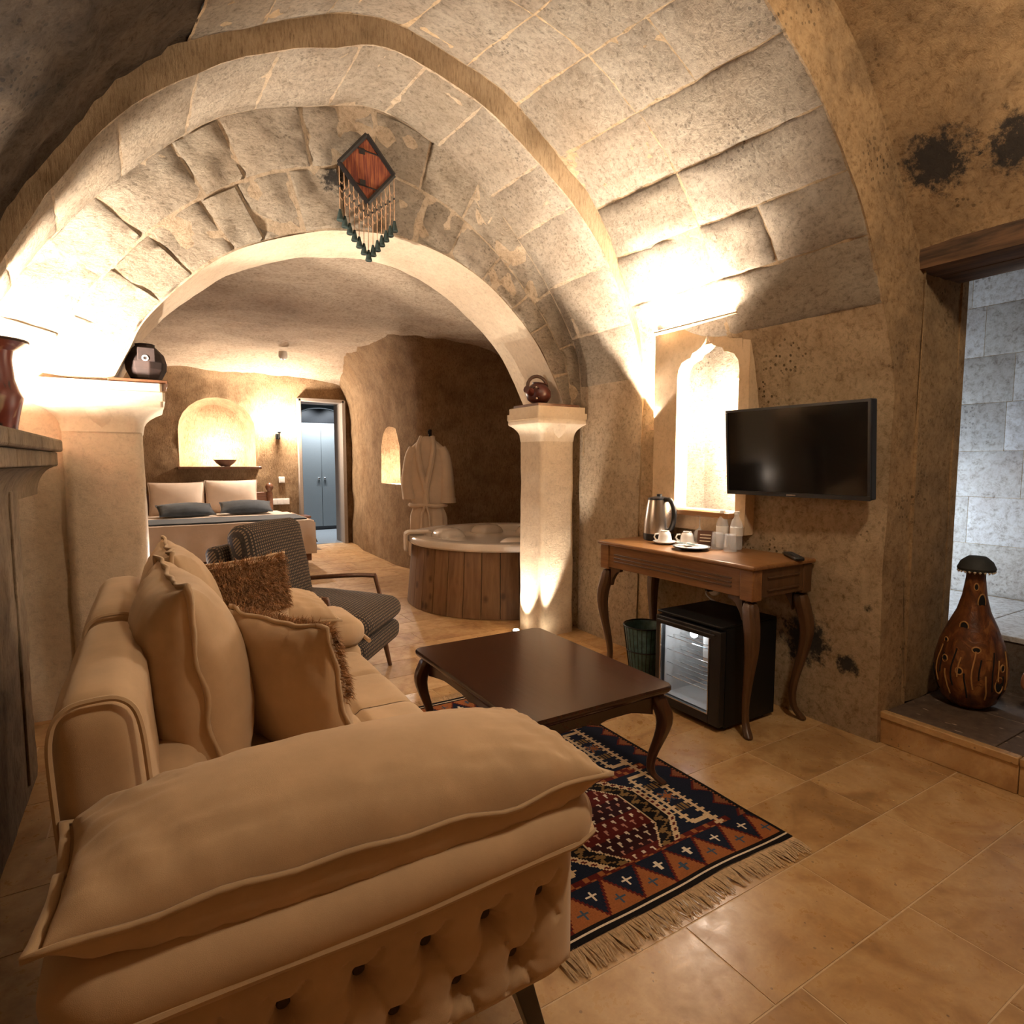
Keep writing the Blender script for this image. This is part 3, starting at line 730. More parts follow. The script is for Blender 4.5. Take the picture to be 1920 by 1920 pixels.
bw = struct(MB().box(4.66, 4.8, -.8, 2.75, .1, 3.0).obj('wall_far_right', M_mortar))
z = .43; r_ = 0
while z < 2.6:
    h_ = (.33, .31, .30, .31, .30, .32, .3)[r_ % 7]; y1 = 2.74 - (.0, .35, .15)[r_ % 3] + .5
    while y1 > -.6:
        l = random.uniform(.5, .85); sd = random.uniform(0, 9)
        S_ = lambda a, b, h: Vector((4.657 - h, a, b))
        stone(S_, max(y1 - l, -.79), min(y1, 2.74), z, z + h_, random.uniform(.002, .006), bw, M_blue, 5, 5, .0015, .0015, .002) if min(y1, 2.74) - max(y1 - l, -.79) > .1 else None
        y1 -= l
    z += h_; r_ += 1
struct(MB().box(3.42, 4.8, 2.70, 2.85, .1, 3.0).obj('wall_side_room', M_blue))
struct(MB().box(3.42, 4.8, -.9, -.78, .1, 3.0).obj('wall_side_room', M_blue))
struct(MB().box(3.40, 4.8, -.9, 2.85, 2.62, 2.75).obj('ceiling', M_blue))
t = thing('wall_lamp', 'cool white lamp on the hidden side wall of the pale stone room', 'lamp', (4.05, 2.66, .95))
MB().box(-.05, .05, 0, .04, -.03, .03).obj('back_plate', M_chrome, t, bev=.005)
MB().lathe([(0, -.05), (.04, -.04), (.05, .0), (.04, .04), (0, .05)], 16, (0, -.055, 0)).obj('shade', M_bulbc, t)
point('side_room_light', (4.05, 2.35, .95), 18, COOL, .08)

# ------------------------------------------------------------------ bedroom cave
path = dense([Vector(p) for p in [(2.80, 9.75), (2.70, 9.0), (2.62, 8.1), (2.61, 7.4), (2.63, 6.95), (2.75, 6.52), (3.02, 6.30), (3.5, 6.12), (4.0, 5.8), (4.25, 5.2), (4.25, 4.5), (4.15, 4.08), (3.6, 3.98), (2.83, 3.96)]], 8)
plen = [0.]
for a, b in zip(path, path[1:]): plen.append(plen[-1] + (b - a).length)
def path_at(s):
    for i in range(len(path) - 1):
        if s <= plen[i + 1] or i == len(path) - 2:
            t_ = (s - plen[i]) / (plen[i + 1] - plen[i]); p = path[i].lerp(path[i + 1], t_); d = (path[i + 1] - path[i]).normalized()
            return p, Vector((d.y, -d.x)) * 1.
def s_of_y(yv):
    return min(((abs(p.y - yv), l) for p, l in zip(path[:60], plen[:60])))[1]
def RW(s, z, h=0.):
    p, nrm = path_at(s); nrm = -nrm if nrm.x > 0 and nrm.y > 0 else nrm
    d = path_at(s)[1]; inn = Vector((-abs(d.x) if True else 0, d.y if d.x < 0 else -d.y))
    cv_ = .30 * max(0, (z - 1.9) / .85) ** 2.2
    q = Vector((p.x, p.y, z)); f = cv_ + rn(q * 1.0, 1.6) + h
    return Vector((p.x + inn.x * f, p.y + inn.y * f, z))
s1, s0 = s_of_y(6.98), s_of_y(7.62)
nar = [(s0, 1.02), (s0, 1.50), (s0 + .06, 1.64), (s0 + .16, 1.73), (s0 + .26, 1.75), (s1 - .14, 1.72), (s1 - .05, 1.62), (s1, 1.48), (s1, 1.02)]
rw = struct(cdt_sheet(0, plen[-1], -.02, 2.80, .07, [nar], RW).obj('wall_right', M_cave, fix=False))
mb = MB(); ring1 = [RW(*p) for p in nar]; cen = sum(ring1, Vector()) / len(ring1)
ring2 = [Vector((p.x + .30, lerp(p.y, cen.y, .12), lerp(p.z, cen.z, .08 if p.z > 1.1 else 0))) for p in ring1]
n = len(ring1); mb.add(ring1 + ring2, [(i, (i + 1) % n, (i + 1) % n + n, i + n) for i in range(n)] + [tuple(range(n, 2 * n))]); mb.obj('niche_recess', M_cave, rw)
t = thing('niche_spotlight', 'little spotlight in the tall niche of the bedroom wall beside the bathrobe', 'lamp', (2.78, 7.26, 1.02))
MB().lathe([(0, 0), (.03, 0), (.03, .03), (.0, .03)], 12).obj('housing', M_chrome, t); MB().lathe([(0, .031), (.024, .031), (0, .04)], 12).obj('lens', M_bulb, t)
point('niche_spot_light', (2.72, 7.26, 1.13), 30, WARM, .02)
t = thing('dark_figurine', 'slim dark wrought figurine at the edge of the tall bedroom niche', 'figurine', (2.69, 7.05, 1.02))
MB().lathe([(0, 0), (.03, 0), (.03, .01), (.01, .02), (.02, .10), (.028, .18), (.012, .24), (.018, .28), (.015, .31), (.006, .36), (.0, .42)], 10).obj('body', M_hole, t)
MB().tube([(0, -.04, .14), (0, 0, .19), (0, .04, .16)], .007, 6).obj('arms', M_hole, t)
# far wall
FY = 9.6
def FW(x, z): 
    q = Vector((x, FY, z)); return Vector((x, FY + rn(q, 1.6) - .20 * max(0, (z - 2.25) / .5) ** 2, z))
arch = [(.36, 1.235), (.36, 1.75)] + [(.86 - .5 * cos(k * pi / 12), 1.75 + .47 * sin(k * pi / 12)) for k in range(1, 12)] + [(1.36, 1.75), (1.36, 1.235)]
DX0, DX1, DZ = 1.97, 2.66, 2.24
door = [(DX0, -.02), (DX0, DZ), (DX1, DZ), (DX1, -.02)]
fw = struct(cdt_sheet(-1.5, 2.95, -.05, 2.85, .07, [arch, door], FW).obj('wall_far', M_cave, fix=False))
mb = MB(); n = len(arch); rings = []
for q in range(6):
    t_ = q / 5; rings.append([(lerp(FW(*p).x, .86, .16 * t_ ** 2), FW(*p).y + .42 * t_, lerp(p[1], 1.5, .10 * t_ ** 2) if p[1] > 1.3 else p[1]) for p in arch])
for q in range(5): mb.add(rings[q] + rings[q + 1], [(i, (i + 1) % n, (i + 1) % n + n, i + n) for i in range(n)])
mb.add(rings[5], [tuple(range(n))]); mb.obj('niche_recess', M_cave, fw)
tag(MB().box(.33, 1.40, 9.36, 9.80, 1.195, 1.232).obj('wall_shelf', M_walnut, bev=.006), 'dark wooden shelf board under the glowing arched niche over the bed', 'shelf')
t = thing('clay_bowl', 'shallow brown clay bowl on the shelf of the glowing arched niche', 'bowl', (.93, 9.47, 1.233))
MB().lathe([(0, 0), (.06, 0), (.07, .012), (.12, .05), (.155, .10), (.145, .10), (.11, .055), (.06, .025), (0, .02)], 26).obj('body', M_bowl, t)
t = thing('niche_lamp', 'glowing lamp behind the clay bowl in the arched bedroom niche', 'lamp', (.93, 9.72, 1.236))
MB().lathe([(0, 0), (.05, 0), (.05, .02), (.02, .04), (0, .04)], 14).obj('base', M_chrome, t); MB().lathe([(.02, .04), (.03, .055), (.025, .075), (0, .09)], 14).obj('bulb', M_bulb, t)
point('bed_niche_light', (.93, 9.66, 1.50), 70, WARM, .06)
t = thing('wall_sconce', 'small glowing wall sconce between the arched niche and the doorway', 'lamp', (1.67, 9.55, 1.70))
MB().box(-.03, .03, -.01, .04, -.06, .02).obj('back_plate', M_blackm, t, bev=.004)
MB().tube([(0, 0, -.04), (0, -.05, -.06), (0, -.10, -.03), (0, -.10, .02)], .007, 8).obj('arm', M_blackm, t)
MB().lathe([(0, 0), (.02, 0), (.03, .03), (.028, .03), (0, .01)], 14, (0, -.10, .02)).obj('cup', M_blackm, t)
MB().lathe([(.01, 0), (.03, .03), (.028, .08), (0, .11)], 14, (0, -.10, .04)).obj('bulb', M_bulb, t)
point('sconce_light', (1.67, 9.38, 1.90), 75, WARM, .05)
# doorway, corridor and wardrobe
dr = struct(MB().box(DX0 - .015, DX0 + .035, 9.50, 10.0, 0, DZ + .02).box(DX1 - .035, DX1 + .02, 9.50, 10.0, 0, DZ + .02).box(DX0, DX1, 9.50, 10.0, DZ - .02, DZ + .03).obj('door_1', plain('grey_door_frame', (.30, .25, .21), .6), bev=.004))
struct(MB().box(1.55, 1.62, 9.95, 12.3, 0, 2.6).obj('wall_corridor_left', M_greyd)); struct(MB().box(3.75, 3.82, 9.95, 12.3, 0, 2.6).obj('wall_corridor_right', M_greyd))
struct(MB().box(1.55, 3.8, 12.2, 12.3, 0, 2.6).obj('wall_corridor_end', M_greyd)); struct(MB().box(1.55, 3.8, 9.9, 12.3, 2.55, 2.62).obj('ceiling', M_greyd))
struct(MB().box(1.5, 1.98, 9.9, 10., 0, 2.6).box(2.65, 3.8, 9.9, 10., 0, 2.6).obj('wall_corridor_front', M_greyd))
struct(MB().box(1.6, 3.8, 9.62, 12.25, -.011, .004).obj('floor_corridor', plain('corridor_floor', (.42, .44, .46), .25)))
t = thing('wardrobe', 'grey two-door wardrobe with round knobs seen through the far doorway', 'wardrobe', (2.80, 11.62, .004))
MB().box(-.42, .42, .025, .5, .06, 2.03).box(-.40, .40, .04, .46, 0, .06).obj('body', M_darkin, t)
for sx in (-1, 1):
    d = MB().box(min(0, sx * .415) + .003, max(0, sx * .415) - .003, 0, .024, .07, 2.02).obj('door', M_greyd, t, bev=.004)
    MB().lathe([(0, 0), (.02, .005), (.026, .018), (.018, .03), (0, .034)], 14).xf(Matrix.Translation((sx * .055, 0, .98)) @ Matrix.Rotation(pi / 2, 4, 'X')).obj('knob', M_chrome, d)
ap = [(-.5, 2.04)] + [(-.5 * cos(k * pi / 14), 2.04 + .27 * sin(k * pi / 14)) for k in range(1, 14)] + [(.5, 2.04)]
MB().prism(ap, .02, .04).obj('arched_panel', M_black, t)
MB().tube([(x, .015, z_) for x, z_ in ap], .012, 6).obj('arched_rim', M_chrome, t)
for k, xx in enumerate((2.55, 3.05)):
    t = thing('ceiling_downlight', 'small cool ceiling downlight above the grey wardrobe doors', 'lamp', (xx, 11.35, 2.55), 0, 'downlights over the wardrobe')
    MB().lathe([(0, 0), (.04, 0), (.04, -.02), (.0, -.02)], 14).obj('housing', M_chrome, t); MB().lathe([(0, -.021), (.03, -.021), (0, -.026)], 14).obj('lens', M_bulbc, t)
    spot('wardrobe_light', (xx, 11.25, 2.50), (xx, 11.62, 0), 90, 110, .5, (.84, .93, 1), .03)
# left wall, ceiling and the wall above the arch on the bedroom side
struct(MB().grid(lambda s, q: Vector((-1.42 + rn(Vector((-1.4, s * 6, q * 3)), 2.) + .35 * max(0, (q - .65) / .35) ** 2, lerp(4.0, 9.8, s), lerp(-.02, 2.85, q))), 50, 26).obj('wall_left', M_cave))
def CE(s, q):
    x = lerp(-1.6, 4.5, s); y_ = lerp(4.05, 9.85, q)
    z_ = 2.73 + rn(Vector((x, y_, 2.7)), 2.6) + .04 * noise.noise(Vector((x * .7, y_ * .7, 0))) - .10 * max(0, (y_ - 8.4)) ** 2 - .34 * min(1, max(0, (x - 2.3) / 1.4)) ** 1.5 - .25 * max(0, -.2 - x) ** 1.5 - .10 * max(0, x - 2.0) * max(0, (y_ - 6.4) / 3.)
    return Vector((x, y_, z_))
struct(MB().grid(CE, 70, 66).obj('ceiling', M_ceil))
rc = []
for i in range(60):
    q = i / 60 * 4
    rc.append((lerp(4.5, 4.5, q), lerp(-.02, 3.0, q)) if q < 1 else (lerp(4.5, -1.6, q - 1), 3.0) if q < 2 else (-1.6, lerp(3., -.02, q - 2)) if q < 3 else None)
rc = [p for p in rc if p]
BR = Prof(rc, False)
struct(MB().grid(lambda s, q: Vector((CX + lerp(D0.r(lerp(DL, DH, s)) + .012, BR.r(lerp(DL, DH, s)), q) * cos(lerp(DL, DH, s)), YE + .01, CZ + lerp(D0.r(lerp(DL, DH, s)) + .012, BR.r(lerp(DL, DH, s)), q) * sin(lerp(DL, DH, s)))), 80, 4).obj('wall_bedroom_front', M_cave))
struct(MB().box(-1.6, -.36, YE - .02, YE + .03, 0, 1.9).obj('wall_bedroom_left', M_cave))
t = thing('smoke_detector', 'small round white smoke detector on the cave ceiling above the bed', 'detector', (1.47, 7.9, 2.60))
MB().lathe([(0, .06), (.05, .06), (.055, .0), (.045, -.02), (.03, -.035), (0, -.035)], 18).obj('body', M_white, t)
MB().lathe([(0, -.036), (.015, -.036), (0, -.045)], 10).obj('sensor', M_black, t)
for (x, z_, wd, lab) in ((1.705, 1.03, .085, 'single white light switch on the cave wall beside the doorway'), (1.657, .70, .30, 'row of white sockets on the cave wall above the bedside table')):
    t = thing('wall_switch' if wd < .1 else 'wall_socket', lab, 'switch' if wd < .1 else 'socket', (x, 9.56, z_))
    MB().box(-wd / 2, wd / 2, -.012, .03, -.045, .045).obj('plate', M_white, t, bev=.004)
    for k in range(1 if wd < .1 else 3):
        MB().box(-.028 + (0 if wd < .1 else (k - 1) * .09), .028 + (0 if wd < .1 else (k - 1) * .09), -.018, -.0125, -.03, .03).obj('rocker', M_porc, t, bev=.003)
# ------------------------------------------------------------------ bed
t = thing('double_bed', 'double bed with wooden frame and white sheets below the arched niche', 'bed', (.70, 0, 0))
MB().box(-.95, .95, 7.45, 9.40, .10, .30).obj('frame', M_bedwood, t, bev=.01)
for sx in (-1, 1):
    for yy in (7.5, 9.36): MB().lathe([(0, 0), (.03, 0), (.04, .05), (.035, .12), (0, .12)], 12, (sx * .88, yy, 0)).obj('leg', M_bedwood, t)
MB().box(-.84, .84, 9.40, 9.45, .30, .86).obj('headboard', M_bedwood, t, bev=.01)
for sx in (-1, 1): MB().lathe([(0, 0), (.045, 0), (.045, .84), (.03, .86), (.03, .875), (.05, .90), (.058, .93), (.05, .965), (.02, .99), (0, .99)], 14, (sx * .80, 9.40, 0)).obj('post', M_bedwood, t)
soft('mattress', M_linen, t, -.94, .94, 7.40, 9.36, .30, .585, .05, 14, (0, 0, .015))
def drape(u, v):
    # sheet over foot and sides
    x = lerp(-.985, .985, u); w_ = .012 * sin(x * 21) + .010 * noise.noise(Vector((x * 5, v * 3, 0)))
    if v < .45: return Vector((x, 7.375 - .02 * (1 - v / .45) - w_ * (1 - v / .45), lerp(.20, .585, v / .45)))
    return Vector((x, lerp(7.375, 8.75, (v - .45) / .55), .606 + .006 * noise.noise(Vector((x * 4, v * 9, 0))) - .03 * max(0, abs(x) - .93) / .05))
MB().grid(drape, 60, 40).obj('duvet', M_linen, t)
for sx in (-1, 1): MB().grid(lambda u, v: Vector((sx * (.97 + .03 * (1 - v) + .012 * sin(u * 30) * (1 - v)), lerp(7.38, 8.75, u), lerp(.22, .598, v))), 40, 8).obj('duvet_side', M_linen, t)
o = MB().grid(lambda u, v: Vector((lerp(-.34, 1.73, u), lerp(7.47, 8.15, v) + .03 * noise.noise(Vector((u * 4, 0, 0))), .622 + .004 * noise.noise(Vector((u * 9, v * 5, 0))) - (.30 * max(0, (u - .94) / .06) + .30 * max(0, (.06 - u) / .06)))), 50, 14).obj('bed_runner', M_navy2)
q = o.modifiers.new('s', 'SOLIDIFY'); q.thickness = .01; tag(o, 'slate-grey bed runner laid across the double bed', 'runner')
def lay_cushion(name, label, cat, loc, rot, w_, h_, t_, mat, seed, group=None, pw=.5, n=18, edge=None):
    t = thing(name, label, cat, loc, 0, group); t.rotation_euler = rot
    mb = MB(); P = cushion(mb, w_, h_, t_, n, seed, .05, .008, pw); o = weld(mb.obj('cover', mat, t))
    MB().tube(rim(P), .006, 6, True).obj('piping', edge or mat, t); return t
lay_cushion('bed_pillow', 'white bed pillow propped on the headboard next to the stone column', 'pillow', (.30, 9.20, .80), (radians(72), 0, 0), .66, .46, .20, M_linen, 1.)
lay_cushion('bed_pillow', 'white bed pillow propped on the headboard nearer the doorway', 'pillow', (.97, 9.20, .82), (radians(72), 0, radians(-3)), .66, .46, .20, M_linen, 5.)
lay_cushion('scatter_cushion', 'dark slate cushion lying in front of the pillow next to the column', 'cushion', (.37, 8.62, .69), (radians(16), 0, .1), .62, .40, .15, M_navy, 2.)
lay_cushion('scatter_cushion', 'dark slate cushion lying in front of the pillow nearer the doorway', 'cushion', (1.08, 8.66, .70), (radians(16), 0, -.06), .62, .40, .15, M_navy, 3.)
t = thing('bedside_table', 'small dark wooden bedside table between bed and doorway', 'table', (1.86, 9.25, 0))
MB().box(-.16, .16, -.16, .16, .47, .50).obj('top', M_bedwood, t, bev=.005); MB().box(-.14, .14, -.14, .14, .30, .47).obj('drawer_box', M_bedwood, t, bev=.004)
for sx in (-1, 1):
    for sy in (-1, 1): MB().box(sx * .125 - .016, sx * .125 + .016, sy * .125 - .016, sy * .125 + .016, 0, .30).obj('leg', M_bedwood, t)

# ------------------------------------------------------------------ hot tub
TX, TY = 2.90, 4.95
t = thing('hot_tub', 'round white hot tub clad in upright knotty wooden planks', 'hot tub', (TX, TY, 0))
NP = 36; da = 2 * pi / NP
def plank(seed):
    mb = MB(); n = 3
    def R(z, o): return lerp(.925, .875, z / .56) + o
    secs = []
    for z_ in (0.004, .56):
        sec = [(R(z_, 0) * cos(q), R(z_, 0) * sin(q), z_) for q in [lerp(-da / 2 + .003, da / 2 - .003, k / n) for k in range(n + 1)]]
        sec += [(R(z_, -.025) * cos(q), R(z_, -.025) * sin(q), z_) for q in [lerp(da / 2 - .003, -da / 2 + .003, k / n) for k in range(n + 1)]]
        secs.append(sec)
    return mb.loft(secs).mesh('plank', M_plank, False)
pm = plank(0)
m, nt, b = newmat('knotty_plank_wood'); v = objvec(nt, (9, 9, .9)); oi = nt.nodes.new('ShaderNodeObjectInfo')
av = nt.nodes.new('ShaderNodeVectorMath'); av.operation = 'ADD'; cb = nt.nodes.new('ShaderNodeCombineXYZ')
mu = math_(nt, 'MULTIPLY', oi.outputs['Random'], 50.)
for k in range(3): nt.links.new(mu, cb.inputs[k])
nt.links.new(v, av.inputs[0]); nt.links.new(cb.outputs[0], av.inputs[1]); v = av.outputs[0]
n1 = noise_(nt, v, 2.2, 5, .6, .8); vo = nt.nodes.new('ShaderNodeTexVoronoi'); vo.inputs['Scale'].default_value = 1.1
m2 = nt.nodes.new('ShaderNodeMapping'); m2.inputs['Scale'].default_value = (.7, .7, 5.); nt.links.new(v, m2.inputs[0]); nt.links.new(m2.outputs[0], vo.inputs['Vector'])
kn = ramp(nt, vo.outputs['Distance'], [(.10, (1, 1, 1)), (.22, (0, 0, 0))])
c = ramp(nt, n1, [(.3, (.15, .075, .034)), (.7, (.28, .165, .082))]); c = mixc(nt, math_(nt, 'MULTIPLY', kn, .8), c, (.05, .02, .008))
c = mixc(nt, 1., c, ramp(nt, oi.outputs['Random'], [(0, (.72, .68, .62)), (1, (1, 1, 1))]), 'MULTIPLY')
nt.links.new(c, b.inputs['Base Color']); b.inputs['Roughness'].default_value = .55; bump(nt, b, n1, .2, .004)
pm.materials.clear(); pm.materials.append(m)
for k in range(NP):
    o = bpy.data.objects.new('plank', pm); COL.objects.link(o); o.parent = t; o.rotation_euler = (0, 0, k * da + .05)
MB().lathe([(.84, .005), (.895, .005), (.845, .555), (.80, .555)], 72).obj('liner', M_darkin, t)
MB().lathe([(.86, .562), (.90, .560), (.915, .575), (.915, .605), (.90, .625), (.80, .632), (.755, .62), (.74, .58), (.70, .40), (.62, .22), (.4, .18), (0, .17)], 72).obj('basin', M_acryl, t)
for q in (.5, 1.35, 2.3, 4.4, 5.3):
    soft('headrest', M_acryl, t, .58 * cos(q) - .16, .58 * cos(q) + .16, .58 * sin(q) - .16, .58 * sin(q) + .16, .42, .645, .11, 8)
MB().lathe([(0, 0), (.02, 0), (.02, .10), (.012, .12), (.0, .12)], 12, (-.02, -.72, .63)).obj('tap', M_black, t)
# towel over the rim
def tw(u, v):
    s = lerp(-.16, .22, v); q = lerp(2.72, 2.95, u) + .005 * sin(v * 9)
    if s < 0: r, z_ = .93 + .012 * noise.noise(Vector((u * 4, v * 6, 0))), .640 + s * 1.0
    else: r, z_ = .93 - s, .642 - .0 * s
    if -.02 < s < .02: z_ -= .004
    return Vector((TX + r * cos(q), TY + r * sin(q), z_))
o = MB().grid(tw, 10, 22).obj('towel', M_robe); q = o.modifiers.new('s', 'SOLIDIFY'); q.thickness = .018; q.offset = 1
tag(o, 'cream towel folded over the rim of the round hot tub', 'towel')

# ------------------------------------------------------------------ bathrobe on its hook
t = thing('bathrobe', 'cream terry bathrobe hanging by a hook on the cave wall behind the hot tub', 'bathrobe', (2.715, 6.30, 0), radians(-36))
def robe(u, v):       # u around 0..1, v 0 bottom .. 1 top
    z_ = lerp(.24, 1.58, v); a_ = 2 * pi * u
    wv = .185 + .03 * (1 - v) + (.0 if v < .55 else .055 * sin((v - .55) / .45 * pi)) - .028 * exp(-((v - .42) / .05) ** 2)
    if v > .86: wv *= 1 - .78 * ((v - .86) / .14) ** 1.6
    dp = .065 + .03 * (1 - v) - .02 * exp(-((v - .42) / .05) ** 2)
    f = 1 + (.16 * sin(a_ * 9 + 1.3) + .1 * sin(a_ * 5)) * max(0, (.55 - v)) + .05 * noise.noise(Vector((cos(a_) * 3, sin(a_) * 3, v * 8)))
    return Vector((wv * cos(a_) * f, -.09 + dp * sin(a_) * f, z_))
o = MB().grid(robe, 56, 40).obj('body', M_robe, t)
for sx in (-1, 1):
    ln = .62 if sx > 0 else .58
    P = [(sx * .15, -.09, 1.45), (sx * .19, -.09, 1.36), (sx * .215, -.09, 1.2), (sx * .225, -.095, 1.05), (sx * (.235 if sx > 0 else .20), -.10, 1.47 - ln)]
    D_ = dense([Vector(p) for p in P], 6); nR = len(D_)
    MB().tube(D_, [lerp(.06, .082, k / nR) for k in range(nR)], 14).obj('sleeve', M_robe, t)
    MB().tube([D_[-1] + Vector((0, 0, .05)), D_[-1] + Vector((0, 0, -.005))], .086, 16).obj('cuff', M_robe, t)
    L_ = [(sx * .06, -.10, 1.575), (sx * .085, -.165, 1.45), (sx * .06, -.19, 1.25), (sx * .008, -.185, 1.02), (-sx * .01, -.17, .80)]
    D_ = dense([Vector(p) for p in L_], 6)
    MB().tube(D_, [lerp(.03, .034, k / len(D_)) for k in range(len(D_))], 8).obj('lapel', M_robe, t)
MB().tube([(.205 * cos(k * pi / 14), -.09 + .10 * sin(k * pi / 14), .815 + .006 * sin(k)) for k in range(28)], .022, 8, True).obj('belt', M_robe, t)
for sx in (-1, 1): MB().tube([(sx * .01, -.20, .815), (sx * .04, -.215, .72), (sx * .05, -.20, .52)], .014, 6).obj('belt_end', M_robe, t)
t2 = thing('robe_hook', 'small dark wall hook holding the cream bathrobe', 'hook', (2.74, 6.36, 1.62), radians(-36))
MB().box(-.012, .012, .03, .10, -.03, .05).obj('plate', M_blackm, t2, bev=.003); MB().tube([(0, .04, .02), (0, -.02, .0), (0, -.035, .03)], .006, 8).obj('peg', M_blackm, t2)

# ------------------------------------------------------------------ cabriole legs, coffee table, console desk
def cabriole(mb, x, y, h, dx, dy, s=1., sweep=1., top=.036):
    K = [(1., .0, top), (.90, .004, top * 1.02), (.80, .014, top * 1.0), (.68, .018, top * .88), (.52, .010, top * .70), (.36, -.002, top * .56), (.20, -.010, top * .46), (.09, -.006, top * .44), (.045, .006, top * .52), (.015, .014, top * .58), (0., .014, top * .48)]
    secs = []
    for f, o, r in K:
        cx = x + dx * o * sweep; cy = y + dy * o * sweep; c = .35 * r
        pts = []
        for a, b_ in ((1, 1), (-1, 1), (-1, -1), (1, -1)):
            p1 = (cx + a * r, cy + b_ * (r - c), f * h); p2 = (cx + a * (r - c), cy + b_ * r, f * h)
            pts += [p1, p2] if (a, b_) in ((1, 1), (-1, -1)) else [p2, p1]
        secs.append(pts)
    return mb.loft(secs)
def scallop(l, h, k=.4):
    """apron outline: straight top, curved lower edge with shoulders by the legs"""
    pts = [(-l / 2, 0), (l / 2, 0)]
    for i in range(25):
        u = 1 - 2 * i / 24; e = abs(u)
        d = h * (.62 + .38 * max(0, (e - .55) / .45) ** 1.2) if e > .55 else h * (.62 + .16 * max(0, 1 - e / .22) ** 2)
        pts.append((u * l / 2, -d))
    return pts
t = thing('coffee_table', 'dark glossy mahogany coffee table with cabriole legs on the patterned rug', 'table', (1.383, 2.115, .0125))
hx, hy, r = .355, .487, .035; tp = []
for (a, b_, q0) in ((1, 1, 0), (-1, 1, pi / 2), (-1, -1, pi), (1, -1, 3 * pi / 2)):
    for k in range(6):
        q = q0 + k / 5 * pi / 2; tp.append((a * (hx - r) + r * cos(q), b_ * (hy - r) + r * sin(q)))
MB().loft([[(x * f, y_ * f2, z_) for x, y_ in tp] for z_, f, f2 in ((.374, .955, .965), (.384, .985, .99), (.392, 1., 1.), (.404, 1., 1.), (.410, .99, .993))]).obj('table_top', M_maho, t)
for sx in (-1, 1):
    MB().prism(scallop(.82, .085), sx * .30 - .011, sx * .30 + .011, 'x').xf(Matrix.Translation((0, 0, .375))).obj('apron', M_maho, t, smooth=False, bev=.003)
for sy in (-1, 1):
    MB().prism(scallop(.56, .085), sy * .435 - .011, sy * .435 + .011, 'y').xf(Matrix.Translation((0, 0, .375))).obj('apron', M_maho, t, smooth=False, bev=.003)
for sx in (-1, 1):
    for sy in (-1, 1): cabriole(MB(), sx * .305, sy * .435, .374, sx, sy, sweep=1.5, top=.033).obj('leg', M_mahol, t, sub=1)

DZT = .825
t = thing('console_table', 'warm brown wooden console table with curved legs below the television', 'table', (2.565, 2.275, 0))
MB().box(-.245, .235, -.555, .555, DZT - .022, DZT).obj('table_top', M_desk, t, bev=.008, seg=3)
AP = .135
MB().box(-.222, -.200, -.50, .50, DZT - .022 - AP, DZT - .0225).obj('front_apron', M_desk, t, bev=.003)
MB().box(.19, .212, -.50, .50, DZT - .022 - AP, DZT - .0225).obj('back_apron', M_desk, t, bev=.003)
for sy in (-1, 1): MB().box(-.161, .156, sy * .526 - .011, sy * .526 + .011, DZT - .022 - AP, DZT - .0225).obj('side_apron', M_deskleg, t, bev=.003)
for z_ in (DZT - .075, DZT - .095, DZT - .115): MB().box(-.2285, -.221, -.42, .42, z_ - .004, z_ + .004).obj('moulding', M_deskleg, t, bev=.002)
for sy in (-1, 1):
    for z_ in (DZT - .065, DZT - .125): MB().box(-.12, .12, sy * .540 - .006, sy * .540 + .006, z_ - .004, z_ + .004).obj('moulding', M_deskleg, t, bev=.002)
for sx, x in ((-1, -.195), (1, .19)):
    for sy in (-1, 1):
        MB().box(x - .034, x + .034, sy * .505 - .036, sy * .505 + .036, DZT - .022 - AP - .012, DZT - .023).obj('corner_block', M_desk if sx < 0 else M_deskleg, t, bev=.004)
        cabriole(MB(), x, sy * .505, DZT - .022 - AP - .010, sx * .6, sy, sweep=1.9, top=.034).obj('leg', M_deskleg, t, sub=1)
        # bracket ear inside the knee
        yb_ = sy * (.505 - .036)
        br = [(yb_, DZT - .157), (yb_ - sy * .085, DZT - .157), (yb_ - sy * .080, DZT - .178), (yb_ - sy * .055, DZT - .182), (yb_ - sy * .035, DZT - .20), (yb_ - sy * .012, DZT - .235), (yb_, DZT - .27)]
        MB().prism(br, x - .012, x + .012, 'x').obj('bracket', M_deskleg, t, smooth=False)
# ------------------------------------------------------------------ things on the console
K = DZT + .001
t = thing('electric_kettle', 'brushed steel electric kettle with black base and handle on the console table', 'kettle', (2.655, 2.65, K), radians(-100)); t.scale = (1.15, 1.15, 1.15)
MB().lathe([(0, 0), (.078, 0), (.080, .012), (.079, .035), (0, .035)], 32).obj('base', M_black, t)
MB().lathe([(.0, .0355), (.079, .0355), (.079, .06), (.074, .12), (.066, .18), (.060, .212), (0, .212)], 36).obj('body', M_steel, t)
MB().lathe([(0, .2125), (.060, .2125), (.058, .222), (.03, .228), (.014, .23), (.014, .242), (0, .244)], 28).obj('lid', M_black, t)
MB().tube(dense([Vector(p) for p in [(.055, 0, .215), (.10, 0, .212), (.128, 0, .17), (.128, 0, .11), (.105, 0, .065), (.08, 0, .055)]], 6), [.013] * 31, 10).obj('handle', M_black, t)
MB().add([(-.055, -.022, .212), (-.055, .022, .212), (-.088, 0, .206), (-.066, 0, .165)], [(0, 1, 2), (0, 2, 3), (1, 3, 2), (0, 3, 1)]).obj('spout', M_steel, t, smooth=False)
